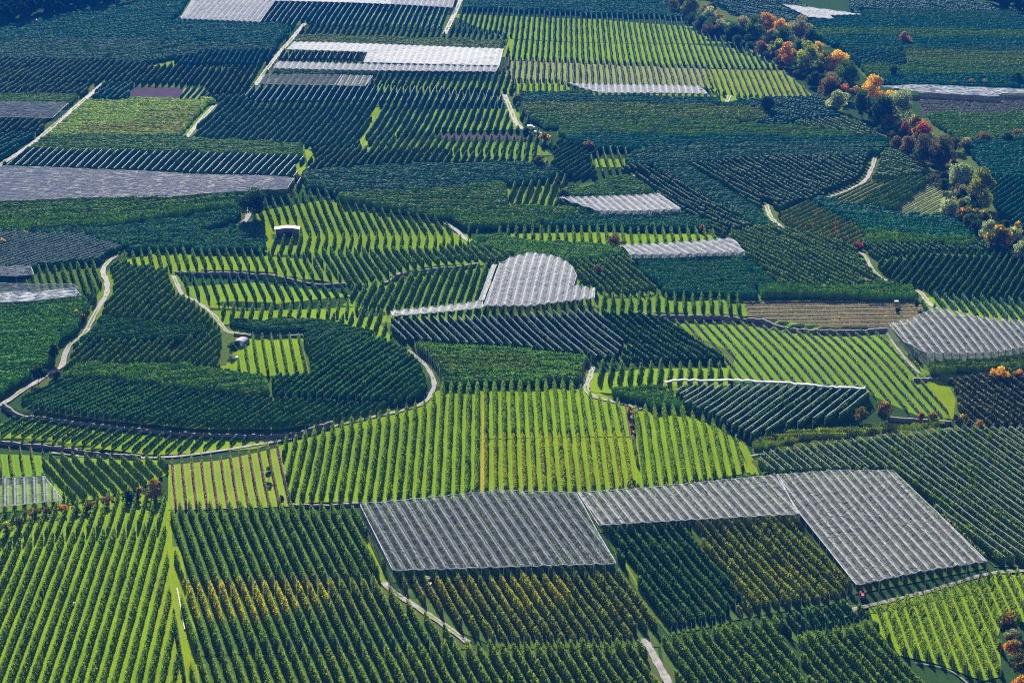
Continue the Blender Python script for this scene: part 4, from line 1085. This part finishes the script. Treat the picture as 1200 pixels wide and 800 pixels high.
for i, (x, y, hp, wp, kd) in enumerate(CREEK):
    cnt[kd] = cnt.get(kd, 0) + 1
    big = 'tall' if hp >= 28 else 'small' if hp <= 15 else 'middling'
    lab = f"{big} {CW[kd]} creek tree, " + (f"{ordinal(cnt[kd])} of that colour from the far end" if tot[kd] > 1 else "the only one of that colour")
    tree(x, y + 2, hp * 1.18, wp * 1.15, kd, lab, "autumn trees along the creek", seed=i, low=.06)
ru = np.random.default_rng(77)
line = np.array([(797,6),(822,32),(860,46),(900,62),(935,84),(968,104),(1005,130),(1040,150),(1070,172),(1100,198),(1122,226),(1130,250),(1160,278),(1196,296)], float)
for k in range(140):
    sg = ru.integers(0, len(line) - 1); q = line[sg] + (line[sg + 1] - line[sg]) * ru.random() + ru.normal(0, 1, 2) * (9, 4)
    tree(q[0], q[1], ru.uniform(8, 19), ru.uniform(11, 20), ['dark', 'green', 'bluegreen', 'brown', 'rust', 'pale'][ru.choice(6, p=[.25, .3, .2, .12, .07, .06])],
         "low bush filling a gap beneath the taller creek trees", "undergrowth bushes of the creek belt", True, seed=3000 + k)
OTHER = [
    (298,259,42,38,'dark',0,"big dark round tree beside the white bend of the track"),
    (1060,52,16,12,'pink',0,"lone pinkish tree on the far dark terraces"), (1066,54,10,14,'rust',1,"brown bush at the foot of the lone pinkish tree"),
    (1047,92,18,14,'green',0,"lone dark tree above the long low white net"), (1191,99,16,16,'green',0,"round green tree at the far right edge"),
    (1118,100,7,8,'rust',1,"small brown bush left of the far brown hedge"), (1138,101,9,16,'rust',1,"left clump of the far brown hedge"), (1154,101,8,16,'rust',1,"middle clump of the far brown hedge"), (1174,101,8,14,'brown',1,"right clump of the far brown hedge"),
    (900,134,22,18,'dark',0,"dark solitary tree below the bright far field"), (850,146,5,14,'olive',1,"low green bush at the left of the far bush line"),
    (825,144,5,12,'gold',1,"low golden bush in the far bush line"), (862,146,5,12,'rust',1,"low brown bush in the far bush line"),(888,145,5,10,'olive',1,"low olive bush at the right of the far bush line"),
    (606,120,11,12,'rust',1,"brown bush at the upper end of the far pale track"),
    (638,168,14,14,'goldtop',0,"orange-topped small tree beside the parked vehicles"), (617,162,14,12,'dark',0,"dark small tree left of the parked vehicles"), (690,178,14,14,'rust',0,"reddish dark tree above the little bright patch"),
    (632,198,17,18,'brown',0,"brownish tree among the tall rows left of the little bright patch"), (650,178,10,12,'green',1,"green bush right of the orange-topped small tree"),
    (45,450,24,24,'dark',0,"dark round tree beside the left track"), (64,424,24,13,'dark',0,"narrow dark tree above the left track"), (67,448,16,9,'brown',0,"small dark cypress-like tree on the left track bend"),
    (90,374,13,8,'gold',1,"tiny golden bush beside the left track"), (97,376,10,10,'rust',1,"small brown bush next to the tiny golden one"),
    (722,290,18,24,'rust',1,"grey-brown bush between the tall spaced rows and the flapped net"), (700,322,12,16,'rust',1,"brown bush right of the humped white net"), (660,232,12,14,'brown',1,"dark bush left of the open-fronted white net"),
    (823,272,10,9,'crimson',1,"dark red bush at the end of the tall spaced rows"), (1006,292,10,12,'crimson',1,"dark red bush on the little grass bank"), (1014,334,8,11,'orange',1,"orange bush at the foot of the long dark field"),
    (672,456,7,6,'rust',1,"rusty bush at the top of the central rows"), (738,488,14,7,'orange',1,"orange creeper bush on the rusty bank"), (741,505,10,6,'rust',1,"rust bush low on the rusty bank"),
    (1010,494,20,24,'bronze',1,"left bronze bush above the posted band"), (1036,494,26,28,'bronze',1,"big bronze bush above the posted band"), (1079,494,14,10,'redtop',1,"small red-topped bush by the reddish wall"), (1093,494,14,14,'bronze',1,"dark bush right of the small red-topped one"),
    (1131,498,14,12,'goldtop',1,"gold-topped bush at the corner of the rusty orchard"), (1148,506,16,15,'bronze',1,"round bronze bush below the rusty orchard"), (1172,447,20,22,'gold',1,"golden bush on the stone wall at the right"), (1194,446,15,18,'orange',1,"orange bush at the right edge above the rusty orchard"),
    (1183,738,26,26,'bronze',1,"topmost bronze bush in the bottom right corner"), (1186,752,18,24,'pale',1,"greyish bush between the bronze corner bushes"), (1189,768,22,26,'orange',1,"middle orange bush in the bottom right corner"), (1193,790,26,22,'bronze',1,"lower bronze bush in the bottom right corner"), (1196,812,24,24,'orange',1,"lowest orange bush in the bottom right corner"),
    (40,604,12,20,'bronze',1,"first bronze bush of the hedge, below the small grey net"), (56,602,10,18,'bronze',1,"second hedge bush, low, below the small grey net"), (73,602,13,16,'orange',1,"orange hedge bush at the corner of the small grey net"), (88,602,10,18,'dark',1,"dark low hedge bush under the slanting rows"),
    (106,598,14,20,'bronze',1,"bronze hedge bush under the slanting rows"), (126,592,13,20,'rust',1,"rust hedge bush in the middle of the hedge"), (150,588,16,18,'dark',1,"dark rounded hedge bush left of the tallest one"), (163,585,16,16,'bronze',1,"bronze hedge bush touching the tallest one"), (181,584,26,28,'bronze',1,"tallest dark hedge bush with an orange rim"),
    (8,626,18,24,'yellowgreen',1,"yellow-green bush at the left edge under the net"), (24,620,16,16,'olive',1,"olive bush at the left edge under the net"),
    (555,584,13,14,'green',1,"green bush at the top edge of the grey net"), (315,562,18,9,'green',1,"green bush at the left corner of the central field"), (330,590,12,8,'green',1,"dark bush beside the narrow stone path"),
    (3,288,10,8,'gold',1,"golden bush at the left edge above the wired rows"), (18,282,8,12,'pale',1,"pale bush left above the wired rows"), (30,278,9,9,'silver',1,"silver bush above the wired rows"),
    (350,212,9,9,'rust',1,"brown bush at the tip of the flat pinkish net"), (272,415,16,12,'green',1,"green bush left of the bright little hut plot"), (848,282,6,10,'green',1,"dark bush right of the tall spaced rows"),
    (740,572,12,10,'dark',1,"dark bush between the two bright central fields"), (1052,366,8,10,'green',1,"green bush behind the shield-shaped net"), (1074,362,14,6,'green',0,"slim green tree beside the tractor field track"),
]
for i, (x, y, hp, wp, kd, b, lab) in enumerate(OTHER):
    tree(x, y, hp, wp, kd, lab, None, bool(b), seed=500 + i)

# dark woods in the two far corners: nobody could count these
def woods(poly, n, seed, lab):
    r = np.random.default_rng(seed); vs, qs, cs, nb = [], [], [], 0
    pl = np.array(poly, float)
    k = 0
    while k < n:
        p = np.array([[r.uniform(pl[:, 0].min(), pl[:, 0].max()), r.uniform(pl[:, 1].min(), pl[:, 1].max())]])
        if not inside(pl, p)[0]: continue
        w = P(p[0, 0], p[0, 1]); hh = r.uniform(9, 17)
        V, q, C, _ = crown(hh, hh * .55, [(.005, .016, .014), (.008, .020, .016)], seed * 1000 + k, False, 1.0)  # near-black leaves: mountain shade over the left wood is painted into this colour
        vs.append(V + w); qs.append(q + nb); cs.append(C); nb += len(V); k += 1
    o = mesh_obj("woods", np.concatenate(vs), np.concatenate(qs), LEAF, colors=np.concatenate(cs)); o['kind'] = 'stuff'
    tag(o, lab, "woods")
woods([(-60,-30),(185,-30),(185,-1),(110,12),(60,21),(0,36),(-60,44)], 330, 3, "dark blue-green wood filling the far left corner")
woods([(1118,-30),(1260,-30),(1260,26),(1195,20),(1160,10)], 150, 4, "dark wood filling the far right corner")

# ------------------------------------------------------------------ buildings, machines and small things
M_WOOD = simple("weathered_boards", (.16, .13, .12), .9, .35, 2)
M_ROOF = simple("pale_roof", (.13, .13, .15), .6, .12, .5)
M_CONC = simple("concrete", (.22, .22, .25), .85, .12, .6)
M_DARK = simple("dark_opening", (.02, .022, .03), .8, .2)
M_RED = simple("red_paint", (.50, .02, .03), .35, .15)
M_TYRE = simple("rubber", (.02, .02, .02), .8, .2)
M_WHITE = simple("white_paint", (.8, .8, .8), .5, .08)
M_GLASS = simple("cab_glass", (.08, .11, .13), .1, .1)
M_STEEL = simple("galvanised_steel", (.35, .37, .42), .5, .15, metal=.3)

p = P(337, 277); px, py, dep = project(p); pm = FPX / dep[0]
hut = thing("field_hut", "grey boarded hut with a pale low gable roof among the bright rows", "hut", p, R(4))
W2, D2, H2 = 27 / pm / 2, 1.8, 4.6
bm = bmesh.new()
vs = [bm.verts.new(c) for c in [(-W2, -D2, -.5), (W2, -D2, -.5), (W2, -D2, H2 * .86), (0, -D2, H2), (-W2, -D2, H2 * .86), (-W2, D2, -.5), (W2, D2, -.5), (W2, D2, H2 * .86), (0, D2, H2), (-W2, D2, H2 * .86)]]
for f_ in [(0, 1, 2, 3, 4), (9, 8, 7, 6, 5), (1, 6, 7, 2), (5, 0, 4, 9), (2, 7, 8, 3), (3, 8, 9, 4), (5, 6, 1, 0)]: bm.faces.new([vs[i] for i in f_])
bm_obj("wall", bm, M_WOOD, hut)
bm = bmesh.new()
for sgn in (-1, 1):
    a = [(0, H2 + .08), (sgn * (W2 + .5), H2 * .86 - .02), (sgn * (W2 + .5), H2 * .86 + .16), (0, H2 + .26)]
    f0 = [bm.verts.new((x, -D2 - .5, z)) for x, z in a]; f1 = [bm.verts.new((x, D2 + .5, z)) for x, z in a]
    bm.faces.new(f0); bm.faces.new(f1[::-1])
    for i in range(4): bm.faces.new((f0[i], f1[i], f1[(i + 1) % 4], f0[(i + 1) % 4]))
bmesh.ops.recalc_face_normals(bm, faces=bm.faces[:])
bm_obj("roof", bm, M_ROOF, hut)
bm = bmesh.new(); bbox(bm, -.8, 2.2, -D2 - .06, -D2 - .01, 0, 2.9); door = bm_obj("door", bm, M_DARK, hut)
bm = bmesh.new(); bbox(bm, -.06, .06, -D2 - .12, -D2 - .02, 0, H2 * .98); bm_obj("corner_board", bm, M_ROOF, hut)

p = P(283, 403)
sh = thing("field_shelter", "small vaulted concrete shelter at the head of the bright little plot", "shelter", p, R(-18))
bm = bmesh.new()
an = np.linspace(0, math.pi, 11)
f0 = [bm.verts.new((2.4 * math.cos(t_), -2.6, 1.1 + 1.2 * math.sin(t_))) for t_ in an] + [bm.verts.new((-2.4, -2.6, -.4)), bm.verts.new((2.4, -2.6, -.4))]
f1 = [bm.verts.new((v.co.x, 2.6, v.co.z)) for v in f0]
bm.faces.new(f0); bm.faces.new(f1[::-1])
for i in range(len(f0)): bm.faces.new((f0[i], f1[i], f1[(i + 1) % len(f0)], f0[(i + 1) % len(f0)]))
bmesh.ops.recalc_face_normals(bm, faces=bm.faces[:]); bm_obj("vault", bm, M_CONC, sh)
bm = bmesh.new(); bbox(bm, -1.9, .3, -2.68, -2.62, -.2, 1.5); bm_obj("opening", bm, M_DARK, sh)
bm = bmesh.new(); bbox(bm, .5, 2.0, -2.75, -2.62, 0, 1.7); bm_obj("door", bm, M_WHITE, sh)

def wheel(parent, x, y, r, w):
    bm = bmesh.new(); bcyl(bm, (x - w / 2, y, r), (x + w / 2, y, r), r, r, 16); o = bm_obj("wheel", bm, M_TYRE, parent)
    bm = bmesh.new(); bcyl(bm, (x - w / 2 - .02, y, r), (x + w / 2 + .02, y, r), r * .5, r * .5, 12); bm_obj("rim", bm, M_WHITE, o)
def tractor(x, y, rz, label, cab=True):
    t = thing("tractor", label, "tractor", P(x, y), rz, None)
    bm = bmesh.new(); bbox(bm, -.5, .5, -2.1, .2, .75, 1.55, .12); bbox(bm, -.4, .4, -2.2, 1.3, .5, .9, .05); bm_obj("body", bm, M_RED, t)
    bm = bmesh.new()
    for s_ in (-1, 1): bbox(bm, s_ * .62 - .28, s_ * .62 + .28, .3, 1.5, 1.35, 1.52, .05)
    bm_obj("mudguard", bm, M_RED, t)
    if cab:
        bm = bmesh.new(); bbox(bm, -.7, .7, 0, 1.35, 1.4, 2.45, .06); bm_obj("cab", bm, M_GLASS, t)
        bm = bmesh.new(); bbox(bm, -.85, .85, -.15, 1.5, 2.47, 2.62, .05); bm_obj("cab_roof", bm, M_WHITE, t)
    else:
        bm = bmesh.new(); bbox(bm, -.3, .3, .5, 1.0, 1.3, 1.5, .05); bbox(bm, -.3, .3, .95, 1.05, 1.5, 2.0, .03); bm_obj("seat", bm, M_TYRE, t)
        bm = bmesh.new()
        for s_ in (-.6, .6): bcyl(bm, (s_, 1.2, 1.4), (s_, 1.2, 2.5), .05)
        bcyl(bm, (-.6, 1.2, 2.5), (.6, 1.2, 2.5), .06); bm_obj("roll_bar", bm, M_RED, t)
    for s_ in (-1, 1):
        wheel(t, s_ * .78, .75, .78, .46); wheel(t, s_ * .68, -1.5, .48, .32)
        bm = bmesh.new(); bcyl(bm, (s_ * .3, -2.15, 1.25), (s_ * .3, -2.2, 1.25), .11); bm_obj("headlight", bm, M_WHITE, t)
    bm = bmesh.new(); bcyl(bm, (.3, -1.2, 1.5), (.3, -1.2, 2.3), .05); bm_obj("exhaust", bm, M_STEEL, t)
    return t
tractor(1051, 360, R(15), "red tractor with a white cab roof on the bare brown plot")
tractor(1011, 700, R(-8), "open red tractor parked at the corner of the biggest hail net", cab=False)

def van(x, y, rz, mat, label, L=4.6):
    t = thing("parked_van", label, "van", P(x, y), rz, "vehicles parked at the end of the far pale track")
    bm = bmesh.new(); bbox(bm, -.9, .9, -L / 2, L / 2, .4, 1.3, .12); bbox(bm, -.82, .82, -L / 2 + 1.1, L / 2 - .05, 1.3, 2.0, .15); bm_obj("body", bm, mat, t)
    bm = bmesh.new(); bbox(bm, -.84, .84, -L / 2 + 1.4, L / 2 - .5, 1.42, 1.82, .03); bm_obj("window", bm, M_GLASS, t)
    for sx in (-.8, .8):
        for sy in (-L / 2 + .8, L / 2 - .8): wheel(t, sx, sy, .33, .22)
van(622, 151, R(80), M_WHITE, "white van parked at the end of the far pale track, upper one")
van(630, 158, R(70), simple("silver_paint", (.55, .55, .6), .3, .1), "silver van parked nearer the orange-topped small tree")

# mast among the creek trees
p = P(929, 52)
ma = thing("mast", "slim grey mast with a box near its top among the creek trees", "mast", p)
bm = bmesh.new(); bcyl(bm, (0, 0, -.3), (0, 0, 17), .32, .14, 8); bm_obj("pole", bm, M_STEEL, ma)
bm = bmesh.new(); bbox(bm, -.7, .7, -.5, .5, 12.5, 14.3, .1); bm_obj("equipment_box", bm, M_STEEL, ma)
bm = bmesh.new(); bcyl(bm, (0, 0, 17), (0, 0, 19.2), .05, .03, 5); bm_obj("aerial", bm, M_STEEL, ma)
# weather frame: three posts and a crossbar
p = P(960, 193)
fr = thing("post_frame", "three pale posts under a thin crossbar in the dark plot by the creek", "post frame", p)
for x_ in (-3.6, 0, 3.6):
    bm = bmesh.new(); bcyl(bm, (x_, 0, -.2), (x_, 0, 4.6), .2, .18, 6); bm_obj("post", bm, M_ROLL, fr)
bm = bmesh.new(); bcyl(bm, (-2.5, 2.5, 5.6), (4, 2.5, 5.3), .12, .12, 6); bcyl(bm, (-.5, 2.5, 0), (-.5, 2.5, 5.5), .1, .1, 6); bcyl(bm, (3.2, 2.5, 0), (3.2, 2.5, 5.5), .1, .1, 6); bm_obj("crossbar", bm, M_ROLL, fr)
# utility poles
for x_, y_, lab in [(97, 152, "thin wooden pole on the left edge of the yellow orchard"), (853, 400, "thin grey pole on the wall of the bright slope")][:1]:
    t = thing("utility_pole", lab, "pole", P(x_, y_))
    bm = bmesh.new(); bcyl(bm, (0, 0, -.2), (0, 0, 10), .16, .1, 6); bm_obj("pole", bm, M_BARK, t)
    bm = bmesh.new(); bcyl(bm, (-.8, 0, 9.4), (.8, 0, 9.4), .07, .07, 5); bm_obj("crossarm", bm, M_BARK, t)
# white pipe lying along the first dark row
a_, b_ = P(207.5, 690), P(216.5, 738)
t = thing("irrigation_pipe", "long white pipe lying beside the first dark row left of centre", "pipe", a_ + np.array([0, 0, .3]))
L_ = b_ - a_
bm = bmesh.new()
for k in range(8): bcyl(bm, Vector(L_ * k / 8), Vector(L_ * (k + 1) / 8 * .999), .16, .16, 7)
bm_obj("pipe", bm, M_WHITE, t)
for k in range(1, 8):
    bm = bmesh.new(); q0 = Vector(L_ * k / 8); dv = Vector(L_).normalized() * .12; bcyl(bm, q0 - dv, q0 + dv, .21, .21, 8); bm_obj("coupling", bm, M_STEEL, t)
def crate(x, y, label, mat=M_WHITE, s=1.2):
    t = thing("fruit_crate", label, "crate", P(x, y), random.random() * 3, "fruit crates left among the rows")
    bm = bmesh.new()
    for sx in (-1, 1):
        bbox(bm, sx * s / 2 - .04, sx * s / 2 + .04, -s / 2, s / 2, .12, .8); bbox(bm, -s / 2 + .045, s / 2 - .045, sx * s / 2 - .04, sx * s / 2 + .04, .12, .8)
    bbox(bm, -s / 2 + .05, s / 2 - .05, -s / 2 + .05, s / 2 - .05, .13, .2)
    bm_obj("box", bm, mat, t)
    bm = bmesh.new()
    for k in (-.4, 0, .4): bbox(bm, k * s - .06, k * s + .06, -s / 2, s / 2, 0, .11)
    bm_obj("skid", bm, M_WOOD, t)
M_LIME = simple("lime_plastic", (.55, .6, .2), .5, .1)
crate(83, 709, "white crate alone in the bottom left bright rows", s=1.6)
crate(501, 679, "lime crate in the shade under the grey net, left one", M_LIME, 1.5); crate(535, 679, "lime crate in the shade under the grey net, right one", M_LIME, 1.5)
crate(502, 686, "white crate in the shade just below the left lime crate", s=1.5)
crate(275, 420, "white crate under the bush by the bright little plot", s=2.0)
crate(750, 148, "white crate far off in the dark banded plots", s=2.4)
# red machine far off at the wood's edge
t = thing("farm_trailer", "red tipped trailer at the edge of the dark corner wood", "trailer", P(41, 26), R(70))
bm = bmesh.new(); bbox(bm, -1.1, 1.1, -2.4, 2.4, .9, 2.0, .08); bm_obj("body", bm, M_RED, t)
for sx in (-1, 1): wheel(t, sx, .6, .5, .35)
bm = bmesh.new(); bcyl(bm, (0, -2.4, .9), (0, -4.0, .6), .08, .08, 6); bm_obj("drawbar", bm, M_STEEL, t)
HAZE = 0.00006; HAZE_COL = (.01, .22, 1.0)
# ------------------------------------------------------------------ light, sky, air
SUN_AZ, SUN_EL = -7.0, 24.0
sd = bpy.data.lights.new("sun", 'SUN'); sd.energy = 5.0; sd.angle = R(.5); sd.color = (1, .93, .80)
so = bpy.data.objects.new("sun", sd); COL.objects.link(so)
S = Vector((math.sin(R(SUN_AZ)) * math.cos(R(SUN_EL)), math.cos(R(SUN_AZ)) * math.cos(R(SUN_EL)), math.sin(R(SUN_EL))))
so.rotation_euler = S.to_track_quat('Z', 'Y').to_euler(); so.location = (0, 900, 600)
wd = bpy.data.worlds.new("World"); scene.world = wd; wd.use_nodes = True
nt = wd.node_tree; bg = nt.nodes["Background"]
sky = nt.nodes.new("ShaderNodeTexSky"); sky.sky_type = 'NISHITA'; sky.sun_disc = False
sky.sun_elevation = R(SUN_EL); sky.sun_rotation = R(SUN_AZ); sky.altitude = 600
nt.links.new(sky.outputs[0], bg.inputs[0]); bg.inputs[1].default_value = .05
vs = scene.view_settings
vs.view_transform = 'Standard'; vs.look = 'None'; vs.exposure = 1.45; vs.gamma = 1.0
if HAZE:
    bm = bmesh.new(); bbox(bm, -6300, 6300, -1000, 9300, -14, 284)
    m, nt, out = nmat("haze_air")
    pvn = N(nt, "ShaderNodeVolumePrincipled")
    pvn.inputs["Color"].default_value = (*HAZE_COL, 1); pvn.inputs["Density"].default_value = HAZE
    pvn.inputs["Anisotropy"].default_value = .0
    nt.links.new(pvn.outputs[0], out.inputs["Volume"])
    hz = bm_obj("haze", bm, m); hz['kind'] = 'stuff'
scene.cycles.max_bounces = 6; scene.cycles.diffuse_bounces = 3; scene.cycles.transmission_bounces = 3
scene.cycles.transparent_max_bounces = 12; scene.cycles.volume_bounces = 0

scene.cycles.use_denoising = False
scene.cycles.filter_width = 1.15
